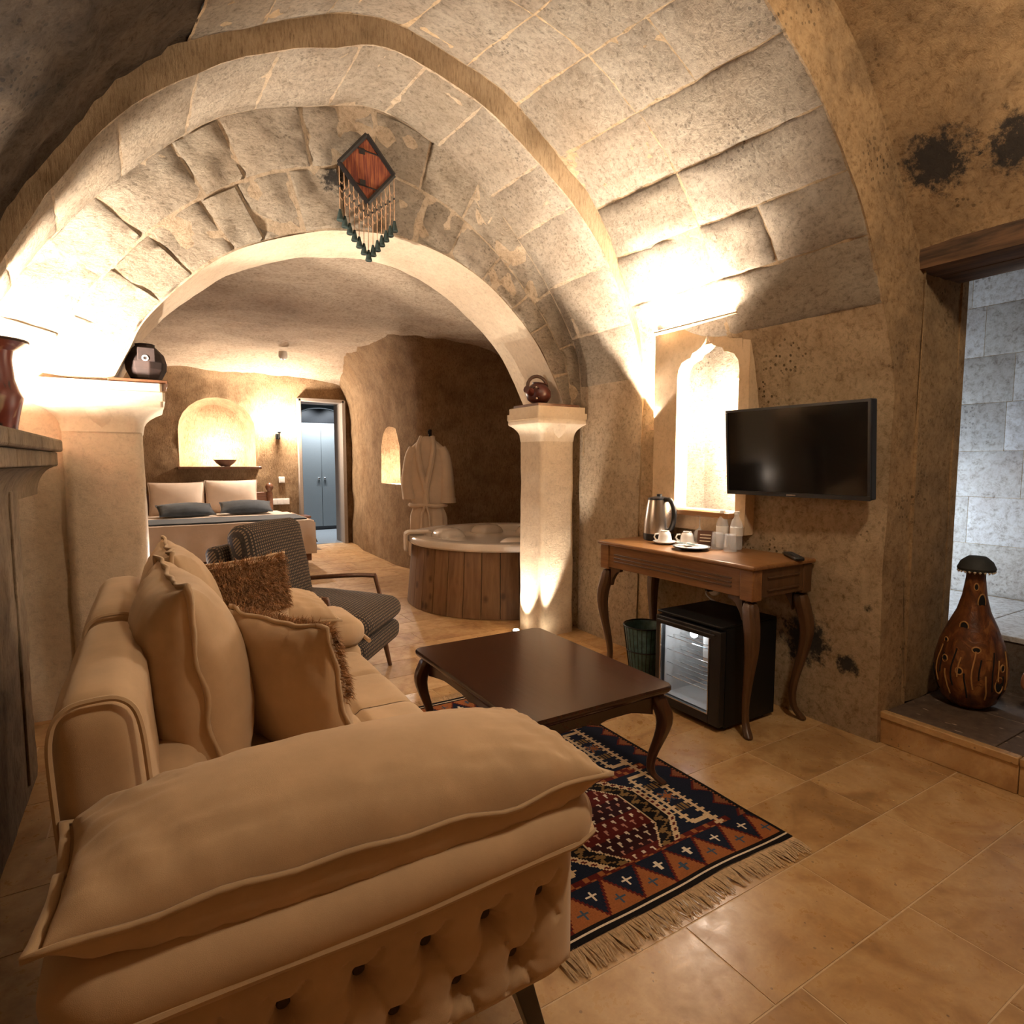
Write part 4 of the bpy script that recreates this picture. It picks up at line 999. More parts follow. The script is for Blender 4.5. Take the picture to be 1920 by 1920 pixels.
for i, (x, y_, rz, lab) in enumerate(((2.545, 2.49, 2.6, 'white teacup upside down on its saucer against the steel kettle'), (2.625, 2.395, 2.4, 'white teacup upside down behind the plate of sachets'))):
    sc = thing('saucer', ('white saucer under the cup against the steel kettle', 'white saucer under the cup behind the plate of sachets')[i], 'saucer', (x, y_, K), 0, 'tea saucers')
    MB().lathe([(0, 0), (.035, 0), (.04, .003), (.062, .010), (.068, .015), (.066, .016), (.04, .008), (0, .006)], 30).obj('body', M_porc, sc)
    t = thing('teacup', lab, 'cup', (x, y_, K + .010), rz, 'upturned teacups')
    MB().lathe([(.044, 0), (.041, .005), (.036, .035), (.030, .055), (.024, .060), (.024, .066), (.018, .066), (.018, .061), (0, .061), (.0, .056), (.03, .05), (.04, .0)], 28).obj('body', M_porc, t)
    MB().tube([(.036, 0, .048), (.056, 0, .046), (.062, 0, .030), (.052, 0, .014), (.040, 0, .012)], .0045, 8).obj('handle', M_porc, t)
t = thing('snack_plate', 'dark-rimmed plate of tea and coffee sachets on the console table', 'plate', (2.50, 2.25, K))
MB().lathe([(0, 0), (.055, 0), (.06, .004), (.095, .013), (.10, .018), (.097, .02), (.06, .010), (0, .008)], 34).obj('rim_dish', M_darkin, t)
MB().lathe([(0, .0165), (.080, .0165), (.088, .0185), (.086, .0195), (0, .0185)], 34).obj('liner', M_porc, t)
for k in range(9):
    x, y_ = random.uniform(-.045, .045), random.uniform(-.045, .045)
    o = thing('sachet', 'small tea or sugar sachet lying on the dark-rimmed plate', 'sachet', (2.50 + x, 2.25 + y_, K + .0205 + .0035 * (k % 4)), random.uniform(0, 3), 'sachets on the plate')
    MB().box(-.026, .026, -.012, .012, 0, .0028).obj('packet', (M_paper, M_terra, M_paper, M_bag)[k % 4], o, bev=.001)
    for sx in (-1, 1): MB().box(sx * .026 - .002, sx * .026 + .002, -.012, .012, .0008, .002).obj('seal', M_white, o)
t = thing('menu_card', 'small dark brown standing card beside the glass bottles', 'card', (2.665, 2.30, K), radians(-62))
MB().add([(-.045, -.006, 0), (.045, -.006, 0), (.045, .02, .085), (-.045, .02, .085), (-.045, -.002, 0), (.045, -.002, 0), (.045, .024, .085), (-.045, .024, .085)], [(0, 1, 2, 3), (7, 6, 5, 4), (0, 4, 5, 1), (3, 2, 6, 7), (0, 3, 7, 4), (1, 5, 6, 2)]).obj('board', M_brownp, t, smooth=False)
for k in range(3): MB().add([(-.03, -.0075 + .026 * f, .085 * f + .0) for f in (.3 + k * .2,)] + [(.03, -.0075 + .026 * (.3 + k * .2), .085 * (.3 + k * .2)), (.03, -.0075 + .026 * (.36 + k * .2), .085 * (.36 + k * .2)), (-.03, -.0075 + .026 * (.36 + k * .2), .085 * (.36 + k * .2))], [(0, 1, 2, 3)]).obj('print_line', M_paper, t, smooth=False)
for i, (x, y_, lab) in enumerate(((2.715, 2.225, 'clear water bottle with white cap next to the brown card'), (2.715, 2.13, 'clear water bottle with white cap below the television corner'))):
    t = thing('water_bottle', lab, 'bottle', (x, y_, K), 0, 'water bottles on the console')
    MB().lathe([(0, 0), (.030, 0), (.033, .006), (.033, .05), (.031, .06), (.033, .07), (.033, .13), (.026, .155), (.014, .175), (.013, .19), (0, .19)], 26).obj('bottle_body', M_pet, t)
    MB().lathe([(0, .1905), (.015, .1905), (.015, .206), (0, .207)], 18).obj('cap', M_white, t)
    MB().lathe([(.0337, .075), (.0337, .12)], 26).obj('paper_label', M_white, t, fix=False)
for i, (x, y_, lab) in enumerate(((2.645, 2.195, 'clear tumbler upside down in front of the water bottles'), (2.63, 2.10, 'clear tumbler upside down beside the water bottles'))):
    t = tag(MB().lathe([(.036, 0), (.030, .09), (0, .09), (0, .084), (.027, .084), (.033, 0)], 26).obj('glass_tumbler', M_thin), lab, 'glass', 'upturned tumblers'); t.location = (x, y_, K)
t = thing('wine_glass', 'stemmed glass upside down behind the second teacup', 'glass', (2.715, 2.385, K))
MB().lathe([(.030, 0), (.036, .03), (.030, .07), (.008, .09), (.004, .10), (0, .10), (0, .095), (.026, .068), (.033, .03), (.028, 0)], 24).obj('bowl', M_thin, t); MB().lathe([(.004, .1), (.004, .155), (.03, .163), (.032, .166), (0, .166)], 24).obj('stem_foot', M_thin, t)
t = thing('remote_control', 'slim black remote control lying on the end of the console table', 'remote', (2.71, 1.785, K), radians(50))
MB().box(-.10, .10, -.022, .022, 0, .018).obj('body', M_black, t, bev=.006, seg=3)
for i in range(6):
    for j in range(2): MB().box(-.08 + i * .026, -.064 + i * .026, -.014 + j * .016, -.004 + j * .016, .0181, .0205).obj('button', M_darkin, t)

# ------------------------------------------------------------------ television
t = thing('television', 'black flat television tilted out from the rock wall above the console', 'television', (2.70, 1.80, 1.352), radians(0))
TW, TH = .375, .223
MB().box(-.018, .03, -TW, TW, -TH, TH).obj('back_shell', M_black, t, bev=.006)
f = MB().box(-.026, -.0185, -TW, TW, TH - .012, TH).box(-.026, -.0185, -TW, TW, -TH, -TH + .020).box(-.026, -.0185, -TW, -TW + .012, -TH + .0205, TH - .0125).box(-.026, -.0185, TW - .012, TW, -TH + .0205, TH - .0125).obj('bezel', M_black, t)
MB().box(-.022, -.0188, -TW + .0125, TW - .0125, -TH + .0205, TH - .0125).obj('screen', M_screen, t)
mb = MB()
for k in range(7): mb.box(-.0275, -.0262, -.024 + k * .007, -.0195 + k * .007, -TH + .006, -TH + .012)
mb.obj('maker_mark', M_steel, t)
MB().box(.03, .10, -.07, .07, -.09, .09).obj('wall_bracket', M_blackm, t, bev=.005)
t.rotation_euler = (0, radians(-4.5), radians(1.0))

# ------------------------------------------------------------------ mini fridge
t = thing('mini_fridge', 'black mini fridge with lit glass door under the console table', 'fridge', (2.27, 1.85, 0))
FW_, FD, FH = .42, .42, .52
MB().box(.35, FD, 0, FW_, .02, FH - .012).box(.042, .35, 0, .045, .02, FH - .012).box(.042, .35, FW_ - .0245, FW_, .02, FH - .012).box(.042, .35, .0455, FW_ - .025, .02, .059).box(.042, .35, .0455, FW_ - .025, FH - .0495, FH - .012).obj('cabinet', M_blackm, t)
MB().box(.01, FD, .0, FW_, FH - .0115, FH).obj('top_panel', M_blackm, t, bev=.003)
for x in (.08, FD - .05):
    for y_ in (.04, FW_ - .04): MB().lathe([(0, 0), (.016, 0), (.014, .02), (0, .02)], 10, (x, y_, 0)).obj('foot', M_black, t)
d = MB().box(0, .04, 0, .065, .03, FH - .025).box(0, .04, FW_ - .03, FW_, .03, FH - .025).box(0, .04, .0655, FW_ - .0305, .03, .075).box(0, .04, .0655, FW_ - .0305, FH - .068, FH - .025).obj('door', M_black, t, bev=.003)
MB().box(-.002, .003, .065, .070, .075, FH - .068).box(-.002, .003, FW_ - .037, FW_ - .03, .075, FH - .068).box(-.002, .003, .070, FW_ - .037, .075, .079).obj('silver_trim', M_steel, d)
MB().box(.012, .018, .066, FW_ - .031, .076, FH - .069).obj('glass_pane', M_glass, d, smooth=False)
MB().box(-.012, -.0005, .03, FW_ - .02, FH - .05, FH - .04).obj('door_handle', M_black, d, bev=.003)
for nm, bx in (('liner_back', (.34, .345, .05, FW_ - .03, .06, FH - .05)), ('liner_side', (.0405, .34, .0455, .05, .06, FH - .05)), ('liner_side', (.0405, .34, FW_ - .03, FW_ - .025, .06, FH - .05)), ('liner_floor', (.0405, .34, .05, FW_ - .03, .06, .07)), ('liner_top', (.0405, .34, .05, FW_ - .03, FH - .06, FH - .05))):
    MB().box(*bx).obj(nm, M_inner, t)
for k in range(4):
    z_ = .17 + k * .07
    mb = MB()
    for j in range(6): mb.tube([(.05 + j * .05, .06, z_), (.05 + j * .05, FW_ - .035, z_)], .0022, 5)
    mb.obj('wire_shelf', M_chrome, t)
MB().box(.10, .33, .055, .19, .28, FH - .065).obj('ice_box', M_white, t, bev=.006)
MB().box(.07, .10, .20, .27, FH - .085, FH - .0605).obj('lamp', M_fled, t, bev=.004)
point('fridge_light', (2.27 + .085, 1.85 + .235, FH - .10), .32, (.9, .95, 1), .02)
# ------------------------------------------------------------------ waste bin
t = thing('waste_bin', 'dark wire waste bin lined with a blue-green bag beside the fridge', 'bin', (2.565, 2.66, 0))
MB().lathe([(0, .004), (.085, .004), (.125, .30), (.119, .29), (.08, .012), (0, .012)], 30).obj('bag', M_bag, t)
for z_, r in ((.003, .088), (.15, .1085), (.303, .129)): MB().tube([(r * cos(k * pi / 16), r * sin(k * pi / 16), z_) for k in range(32)], .004, 6, True).obj('hoop', M_blackm, t)
for k in range(28):
    q = k * 2 * pi / 28; MB().tube([(.0885 * cos(q), .0885 * sin(q), .003), (.1295 * cos(q), .1295 * sin(q), .303)], .0018, 4).obj('wire', M_blackm, t)
# socket and cables on the wall above the fridge
t = thing('wall_socket', 'white socket with a black plug on the rock wall behind the fridge', 'socket', (2.80, 2.335, .565))
MB().lathe([(0, 0), (.045, 0), (.045, .012), (.04, .016), (0, .016)], 20).xf(Matrix.Rotation(-pi / 2, 4, 'Y')).obj('plate', M_white, t)
MB().lathe([(0, 0), (.022, 0), (.02, .035), (.01, .045), (0, .045)], 16).xf(Matrix.Translation((-.016, .012, 0)) @ Matrix.Rotation(-pi / 2, 4, 'Y')).obj('plug', M_black, t)
MB().tube(dense([Vector(p) for p in [(-.04, .012, 0), (-.07, .0, -.03), (-.09, -.08, -.055), (-.08, -.16, -.06), (-.06, -.22, -.10)]], 6), .005, 6).obj('cable', M_cordm, t)

# ------------------------------------------------------------------ rug
RX0, RX1, RY0, RY1 = .85, 1.85, 1.185, 2.88
NXr, NYr = 150, 254
NAVY = (.012, .016, .030); MAR = (.10, .015, .012); RUST = (.30, .105, .035); CREAM = (.62, .45, .27); WHITE = (.72, .60, .45); BLK = (.012, .010, .010); BLUE = (.05, .075, .11); OLIVE = (.22, .13, .05); PINK = (.5, .24, .17)
def tri(x): return abs((x % 1.) - .5) * 2
def rugcol(x, y):          # metres; x across 0..1.0, y from the near end 0..1.7
    L_ = 1.695
    ye = min(y, L_ - y); xe = min(x, 1. - x)
    if ye < .018: return BLK
    if ye < .024: return WHITE
    if ye < .040: return BLK
    if xe < .012: return BLK
    if ye < .175:                                   # end band of interlocking triangles
        p = (x - .02) / .135; h = (ye - .042) / .133; c = tri(p + .5)
        navy = h > 1 - c * 1.0
        cx_ = (math.floor(p) + .5) * .135 + .02 if navy else (math.floor(p + .5)) * .135 + .02
        cy_ = .128 if navy else .082
        ax, ay = abs(x - cx_), abs(ye - cy_)
        star = (ax < .0045 and ay < .020) or (ay < .0045 and ax < .020)
        edge = abs(h - (1 - c)) < .07
        if edge: return MAR
        if star: return WHITE if navy else BLUE
        return NAVY if navy else RUST
    if xe < .10:                                    # side border with leaf teeth
        p = (y / .11) % 1.; q = (xe - .012) / .088
        if xe < .02: return RUST if (y * 90) % 1 < .5 else BLK
        if q < .55 and abs(p - .5) < .42 * (1 - q / .55): return (.20, .075, .035)
        if q < .7 and abs(p - .5) < .5 * (1 - q / .7): return MAR
        return NAVY
    # field: three hexagon medallions, barbed cream lines either side
    m_ = (y - .175) / .45; k = math.floor(m_); v_ = (m_ - k - .5) * .45      # -.225 .. .225
    u_ = x - .50
    def barb(x0, cx):
        d_ = abs(cx - x0); return d_ < .006 or (d_ < .020 and ((y / .030) % 1) < .34)
    for x0 in (.145, .855):
        if barb(x0, x): return CREAM
    for x0 in (.235, .765):
        if barb(x0, x) and abs(v_) < .17: return CREAM
    if abs(abs(v_) - .17) < .010 and (.145 < x < .235 or .765 < x < .855): return CREAM
    if (.16 < x < .225 or .775 < x < .84) and abs(v_) < .10:    # little flowers in the side fields
        cx_ = .192 if x < .5 else .808; r_ = sqrt((x - cx_) ** 2 + v_ ** 2); a_ = atan2(v_, x - cx_)
        if r_ < .012: return RUST
        if r_ < .030 + .010 * cos(6 * a_): return BLUE if (int(a_ * 3) % 2) else RUST
        if abs(v_) > .06 and ((x * 60) % 1 < .5): return OLIVE
        return NAVY
    hexw = .245 - .75 * max(0, abs(v_) - .10)
    e = hexw - abs(u_)
    if e < 0 or abs(v_) > .213:
        return NAVY if (abs(v_) < .2) else (MAR if (int(x * 50) + int(y * 50)) % 3 else RUST)
    if e < .028:
        if .007 < e < .021 and ((y / .028) % 1) < .5: return MAR
        return CREAM
    if e < .090:                                    # running hooks
        p = (y / .060) % 1.; q = (e - .028) / .062
        hook = abs(q - (.5 + .32 * sin(2 * pi * p))) < .13 or (abs(p - .25) < .1 and .3 < q < .8)
        return OLIVE if hook else BLK
    if e < .098: return CREAM
    gx, gy = (u_ / .042 + .5 * (math.floor(y / .036) % 2)) % 1., (y / .036) % 1.
    if abs(gx - .5) < .26 * gy and .1 < gy < .75: return WHITE if (math.floor(y / .036) % 3) else PINK
    return MAR if (math.floor(v_ / .09) % 2) else (.035, .012, .014)
vs, fs, cols = [], [], []
for i in range(NXr + 1):
    for j in range(NYr + 1):
        x = RX0 + (RX1 - RX0) * i / NXr; y_ = RY0 + (RY1 - RY0) * j / NYr
        e = .012 * noise.noise(Vector((x * 3, 7, 0))) * max(0, 1 - j / 40)
        vs.append((x + .006 * noise.noise(Vector((0, y_ * 4, 3))), y_ + e, .009 + .002 * noise.noise(Vector((x * 7, y_ * 7, 0)))))
for i in range(NXr):
    for j in range(NYr):
        fs.append((i * (NYr + 1) + j, (i + 1) * (NYr + 1) + j, (i + 1) * (NYr + 1) + j + 1, i * (NYr + 1) + j + 1))
        cols.append(rugcol((i + .5) / NXr * 1.0, (j + .5) / NYr * 1.695))
rt = thing('patterned_rug', 'navy and rust kilim rug with cream hooked medallions under the coffee table', 'rug', (0, 0, 0))
o = MB().add(vs, fs).obj('woven_field', M_rug, rt, fix=False)
ca = o.data.color_attributes.new('Col', 'FLOAT_COLOR', 'CORNER')
for pi_, poly in enumerate(o.data.polygons):
    for li in poly.loop_indices: ca.data[li].color = (*cols[pi_], 1)
MB().box(RX0 + .004, RX1 - .004, RY0 + .006, RY1 - .004, .0005, .006).obj('backing', M_darkin, rt)
for yy, sg in ((RY0, -1), (RY1, 1)):
    mb = MB(); n = 230
    for k in range(n):
        x = lerp(RX0 + .003, RX1 - .003, k / (n - 1)); l = .075 + random.uniform(-.012, .01); dx = random.uniform(-.010, .010) + .008 * sin(k * .35)
        e = .012 * noise.noise(Vector((x * 3, 7, 0))) if sg < 0 else 0
        mb.tube([(x, yy + e - sg * .004, .007), (x + dx * .4, yy + e + sg * l * .45, .006 + random.uniform(0, .005)), (x + dx * 1.4, yy + e + sg * l, .003)], [.0022, .0024, .0014], 4)
    o = mb.obj('fringe', M_fringe, rt); o['kind'] = 'stuff'

# ------------------------------------------------------------------ sofa
t = thing('beige_sofa', 'beige velvet sofa with button-tufted arm and pillow-topped armrests', 'sofa', (0, 0, 0))
SX0, SX1, SY0, SY1 = -.16, .76, .965, 2.86
soft('base', M_sofa, t, SX0, SX1 - .03, SY0 + .05, SY1 - .05, .17, .40, .05, 10)
def arm(side, part):
    sg = -1 if side == 'near' else 1; yo = SY0 if sg < 0 else SY1
    Y = lambda d: yo - sg * d          # d inwards from the outer face
    # tufted outer panel
    rows = [(.383, .0), (.272, .5)]; sp = .130
    B_ = []
    for z_, off in rows:
        for k in range(-1, 9):
            x = SX1 - .085 - (k + off) * sp
            if SX0 + .03 < x < SX1 - .04: B_.append((x, z_))
    def panel(u, v):
        x = lerp(SX0 + .01, SX1 + .012, u); z_ = lerp(.175, .515, v)
        ed = min(1, min(u, 1 - u) * 9) ; ev = min(1, min(v + .02, 1.04 - v) * 4.5)
        d = .055 * (1 - (1 - ed) ** 2.2) * (1 - (1 - ev) ** 2.2)
        for bx, bz in B_:
            r2 = (x - bx) ** 2 + (z_ - bz) ** 2
            if r2 < .02: d -= .040 * exp(-r2 / .0005) + .010 * exp(-r2 / .003) + .0035 * exp(-r2 / .0016) * abs(sin(4.5 * atan2(z_ - bz, x - bx)))
        # creases along the diamonds
        for bx, bz in B_:
            for dx_ in (-1, 1):
                for dz_ in (-1, 1):
                    ax, az = dx_ * sp / 2, dz_ * .11; L2 = ax * ax + az * az
                    tt = ((x - bx) * ax + (z_ - bz) * az) / L2
                    if 0 <= tt <= .5:
                        dd = ((x - bx - ax * tt) ** 2 + (z_ - bz - az * tt) ** 2)
                        d -= .007 * exp(-dd / .00005)
        return Vector((x, Y(.055 - d), z_))
    mb = MB().grid(panel, 190, 80)
    mb.obj('tufted_panel', M_sofa, t)
    soft('arm_side', M_sofa, t, SX0 + .01, SX1 + .012, min(Y(.05), Y(.31)), max(Y(.05), Y(.31)), .19, .50, .05, 12, (.012, 0, 0))
    for bx, bz in B_:
        MB().lathe([(0, 0), (.010, .001), (.013, .005), (.010, .009), (0, .011)], 12).xf(Matrix.Translation((bx, Y(.041), bz)) @ Matrix.Rotation(-sg * -pi / 2 if sg < 0 else -pi / 2, 4, 'X')).obj('button', M_button, t)
    # rolled band
    soft('arm_roll', M_sofa, t, SX0 - .0, SX1 + .03, min(Y(-.035), Y(.32)), max(Y(-.035), Y(.32)), .47, .615, .07, 16, (.01, .012, .012), .004, 3.)
    pp = []
    for k in range(41):
        u = k / 40; pp.append((lerp(SX0 + .02, SX1 + .012, u), Y(-.036 + .02 * max(0, abs(u - .5) - .44) / .06), .515 + .004 * sin(u * 9)))
    pp += [(SX1 + .036, Y(.03 + .3 * q / 6), .515) for q in range(7)]
    MB().tube(pp, .009, 8).obj('roll_piping', M_sofadk, t)
    # pillow on top of the arm
    mb = MB(); P = cushion(mb, .94 if sg < 0 else .84, .36, .250, 60, 4.3 if sg < 0 else 8., .03, .009, .36, 46.)
    Mx = Matrix.Translation(((SX0 + SX1) / 2 + (.022 if sg < 0 else -.06), Y(.150), .645)) @ Matrix.Rotation(radians(-3 * -sg), 4, 'X') @ Matrix.Rotation(radians(1.5), 4, 'Y')
    mb.xf(Mx); o = weld(mb.obj('arm_pillow', M_sofa, t))
    rp = [Mx @ p for p in rim(P, 26, 1.012, .018, 2.)]
    fl_ = [Mx @ p for p in rim(P, 26, 1.045, .022, 2.)]
    n = len(rp); mb = MB().add(rp + fl_, [(i, (i + 1) % n, (i + 1) % n + n, i + n) for i in range(n)])
    q = mb.obj('flange', M_sofadk, o); s_ = q.modifiers.new('s', 'SOLIDIFY'); s_.thickness = .010; s_.offset = 0
arm('near', 0); arm('far', 1)
# seat: two cushions with stitched squares
for (y0, y1) in ((1.28, 1.895), (1.90, 2.52)):
    def seat(u, v):
        x = lerp(.06, SX1 + .0, u); y_ = lerp(y0, y1, v)
        e = min(1, (1 - u) * 9); ey = min(1, min(v, 1 - v) * 14)
        z_ = .40 + .088 * (1 - (1 - e) ** 2.4) * (.90 + .10 * (1 - (1 - ey) ** 2)) + .004
        for c_ in (.36, .69): z_ -= .016 * exp(-((u - c_) * .70 / .012) ** 2)
        z_ -= .016 * exp(-((v - .5) * .56 / .012) ** 2)
        for c_ in (.36, .69): z_ -= .016 * exp(-(((u - c_) * .7) ** 2 + ((v - .5) * .56) ** 2) / .0012)
        return Vector((x + (.02 * sin(min(1, e) * pi) if u > .8 else 0), y_, z_ + .003 * noise.noise(Vector((x * 7, y_ * 7, 0)))))
    MB().grid(seat, 70, 56).obj('seat_cushion', M_sofa, t)
soft('seat_front', M_sofa, t, SX1 - .10, SX1 + .004, 1.36, 2.52, .30, .46, .04, 10, (.01, 0, 0))
# backrest of two upright sections plus the lumbar roll
for i, (y0, y1, zt) in enumerate(((1.30, 1.97, .865), (1.98, 2.66, .875))):
    mb = softbox(-.150, -.005, y0, y1, .30, zt, .055, 14, (.012, 0, .01), .004, i * 3.)
    mb.xf(Matrix.Translation((-.08, 0, .3)) @ Matrix.Rotation(radians(-3), 4, 'Y') @ Matrix.Translation((.08, 0, -.3)))
    o = weld(mb.obj('backrest', M_sofa, t))
    yy = y0 + .004
    pts = [Vector((-.152, yy, .36)), Vector((-.153, yy, .70)), Vector((-.147, yy, zt - .05)), Vector((-.12, yy, zt - .008)), Vector((-.078, yy, zt)), Vector((-.035, yy, zt - .008)), Vector((-.011, yy, zt - .05)), Vector((-.005, yy, .70)), Vector((-.005, yy, .5))]
    Mx = Matrix.Translation((-.08, 0, .3)) @ Matrix.Rotation(radians(-3), 4, 'Y') @ Matrix.Translation((.08, 0, -.3))
    MB().tube([Mx @ p for p in dense(pts, 5)], .006, 6).obj('back_piping', M_sofadk, o)
    soft('lumbar_roll', M_sofa, t, -.05, .085, y0 + .02, y1 - .005, .40, .60, .05, 10, (.01, 0, .01), .004, i + 9.)
for x in (SX0 + .12, SX1 - .12):
    for sg, yy in ((-1, SY0 + .09), (1, SY1 - .09)):
        dx = .055 * (1 if x > .3 else -1)
        MB().loft([[(x + dx * f - .022 * w_, yy + sg * .03 * f - .022 * w_, z_), (x + dx * f + .022 * w_, yy + sg * .03 * f - .022 * w_, z_), (x + dx * f + .022 * w_, yy + sg * .03 * f + .022 * w_, z_), (x + dx * f - .022 * w_, yy + sg * .03 * f + .022 * w_, z_)] for z_, f, w_ in ((.20, 0, 1.15), (0, 1, .8))]).obj('leg', M_blackwood, t, smooth=False, bev=.003)
MB().box(SX0 + .12, SX1 - .14, SY0 + .085, SY0 + .115, .13, .17).obj('leg_rail', M_blackwood, t)
# loose cushions
def stand_cushion(name, label, loc, yaw, tilt, w_, h_, t_, seed, group):
    q = thing(name, label, 'cushion', loc, 0, group)
    q.rotation_euler = (Matrix.Rotation(yaw, 4, 'Z') @ Matrix.Rotation(tilt, 4, 'Y') @ Matrix.Rotation(pi / 2, 4, 'Y') @ Matrix.Rotation(pi / 2, 4, 'Z')).to_euler()
    mb = MB(); P = cushion(mb, w_, h_, t_, 28, seed, .06, .012, .45); weld(mb.obj('cover', M_sofa, q))
    rp = rim(P, 26, 1.0, .012, seed); fl_ = rim(P, 26, 1.045, .03, seed); n = len(rp)
    o = MB().add(rp + fl_, [(i, (i + 1) % n, (i + 1) % n + n, i + n) for i in range(n)]).obj('flange', M_sofadk, q)
    s_ = o.modifiers.new('s', 'SOLIDIFY'); s_.thickness = .009; s_.offset = 0
    return q, P
stand_cushion('back_cushion', 'large plump beige back cushion with flanged seam standing nearest the tufted arm', (.075, 1.88, .70), radians(4), radians(-8), .57, .60, .30, 1.3, 'back cushions')
stand_cushion('back_cushion', 'large beige back cushion behind the first, next to the far armrest', (.085, 2.44, .735), radians(2), radians(-9), .50, .54, .27, 6.1, 'back cushions')
def fur_half(q, P, side, seed, n=5200):
    rnd = random.Random(seed)
    mb = MB(); 
    for k in range(n):
        u = rnd.uniform(-1, 1); v = rnd.uniform(-.02, 1)
        edge = max(abs(u), v) > .97
        p = P(u, v, side); e = .01
        nx = (P(min(1, u + e), v, side) - P(max(-1, u - e), v, side)); ny = (P(u, min(1, v + e), side) - P(u, max(-1, v - e), side))
        nr = nx.cross(ny); nr = nr.normalized() * (side if nr.z * side > 0 or True else 1)
        if nr.z * side < 0: nr = -nr
        l = rnd.uniform(.018, .034)
        lean = Vector((u * .5 + rnd.uniform(-.5, .5), -.25 + rnd.uniform(-.45, .45) + v * .5, 0))
        d = (nr + lean * .9).normalized(); w_ = Vector((rnd.uniform(-1, 1), rnd.uniform(-1, 1), rnd.uniform(-1, 1))).cross(d).normalized() * .0016
        a_, b_, c_ = p, p + d * l * .55, p + (d + Vector((rnd.uniform(-.4, .4), -.5 + rnd.uniform(-.3, .3), 0))).normalized() * l
        mb.add([a_ - w_, a_ + w_, b_ + w_ * .8, b_ - w_ * .8, c_], [(0, 1, 2, 3), (3, 2, 4)])
    o = mb.obj('fur', M_fur, q, fix=False, smooth=False); o['kind'] = 'stuff'
    vs = MB().grid(lambda a, b_: P(lerp(-1, 1, a), lerp(-.02, 1, b_), side) + Vector((0, 0, side * .003)), 24, 14).obj('fur_backing', M_furb, q)
q, P = stand_cushion('fur_trimmed_cushion', 'beige cushion with brown fur upper half standing in front of the armchair', (.255, 2.50, .70), radians(-68), radians(-10), .48, .44, .16, 3.3, 'fur-trimmed cushions'); fur_half(q, P, 1, 5)
q, P = stand_cushion('fur_trimmed_cushion', 'beige cushion seen from behind, fur edge towards the coffee table', (.325, 1.76, .64), radians(28), radians(-12), .42, .46, .17, 7.7, 'fur-trimmed cushions'); fur_half(q, P, 1, 6)

# ------------------------------------------------------------------ armchair
t = thing('armchair', 'armchair in dark checked weave with slim walnut armrest behind the sofa end', 'armchair', (.82, 3.56, 0), atan2(-.64, .77))
# local x = facing, y = towards the far side
def tilted(mb, px, pz, deg): return mb.xf(Matrix.Translation((px, 0, pz)) @ Matrix.Rotation(radians(deg), 4, 'Y') @ Matrix.Translation((-px, 0, -pz)))
o = weld(tilted(softbox(-.34, .40, -.31, .31, .19, .32, .05, 12), .4, .3, 4).obj('seat_shell', M_check, t))
o = weld(tilted(softbox(-.24, .41, -.30, .30, .33, .465, .065, 14, (.01, .0, .02), .004), .4, .33, 4).obj('seat_cushion', M_check, t))
o = weld(tilted(softbox(-.43, -.33, -.31, .31, .22, .84, .04, 12), -.38, .25, -9).obj('back_shell', M_check, t))
o = weld(tilted(softbox(-.31, -.16, -.305, .305, .40, .95, .065, 14, (.02, 0, .01), .004), -.25, .42, -10).obj('back_cushion', M_check, t))
for sy in (-1, 1):
    MB().tube(dense([Vector(p) for p in [(-.36, sy * .335, .53), (-.15, sy * .34, .555), (.10, sy * .34, .575), (.22, sy * .34, .575)]], 5), .015, 8).obj('armrest', M_walnut, t)
    MB().tube([(.215, sy * .34, .578), (.255, sy * .34, .42), (.275, sy * .335, .26)], .014, 8).obj('arm_post', M_walnut, t)
    MB().tube([(.27, sy * .30, .25), (.315, sy * .32, 0)], [.021, .013], 10).obj('leg', M_walnut, t)
    MB().tube([(-.30, sy * .28, .25), (-.40, sy * .30, 0)], [.021, .013], 10).obj('leg', M_walnut, t)

# ------------------------------------------------------------------ pots, hanging, gourd
t = thing('clay_lantern', 'round dark faceted clay lantern with a white-ringed hole on the column by the bed', 'lantern', (.005, 3.78, 1.7215))
MB().lathe([(0, 0), (.05, 0), (.075, .02), (.097, .065), (.10, .10), (.088, .145), (.06, .175), (.045, .19), (.05, .20), (.035, .20), (0, .185)], 9).obj('body', M_pot, t, smooth=False, bev=.004)
MB().box(-.035, .045, -.101, -.085, .10, .17).obj('front_plate', M_pot, t, bev=.004)
MB().tube([(.012 * cos(k * pi / 8) - .0, -.103, .115 + .012 * sin(k * pi / 8)) for k in range(16)], .004, 6, True).obj('hole_ring', M_white, t)
tag(MB().box(-.16, .10, 3.62, 3.98, 1.7005, 1.721).obj('pot_board', M_walnut, bev=.003), 'thin dark board under the round clay lantern on the capital', 'board')
t = thing('handled_pot', 'oxblood clay pot with beaded rim and ring handle on the column by the hot tub', 'pot', (2.475, 3.73, 1.733))
MB().lathe([(0, 0), (.05, 0), (.075, .015), (.095, .055), (.09, .095), (.065, .125), (.05, .135), (.055, .145), (.04, .145), (0, .12)], 26).xf(Matrix.Rotation(radians(8), 4, 'Y')).obj('body', M_pot2, t)
MB().tube([(.085 * cos(k * pi / 10), .0, .12 + .075 * sin(k * pi / 10)) for k in range(11)], .013, 8).obj('handle', M_pot3, t)
for k in range(9):
    q = k * pi / 9 + pi; MB().lathe([(0, -.008), (.008, 0), (0, .008)], 8, (-.06 + .04 * cos(q * 1.4), -.075, .065 + .04 * sin(q * 1.4))).obj('bead', M_paper if k % 2 else M_pot, t)
MB().tube([(-.07, -.03, .07), (-.115, -.05, .085), (-.13, -.055, .09)], [.03, .024, .028], 12).obj('spout', M_pot2, t)
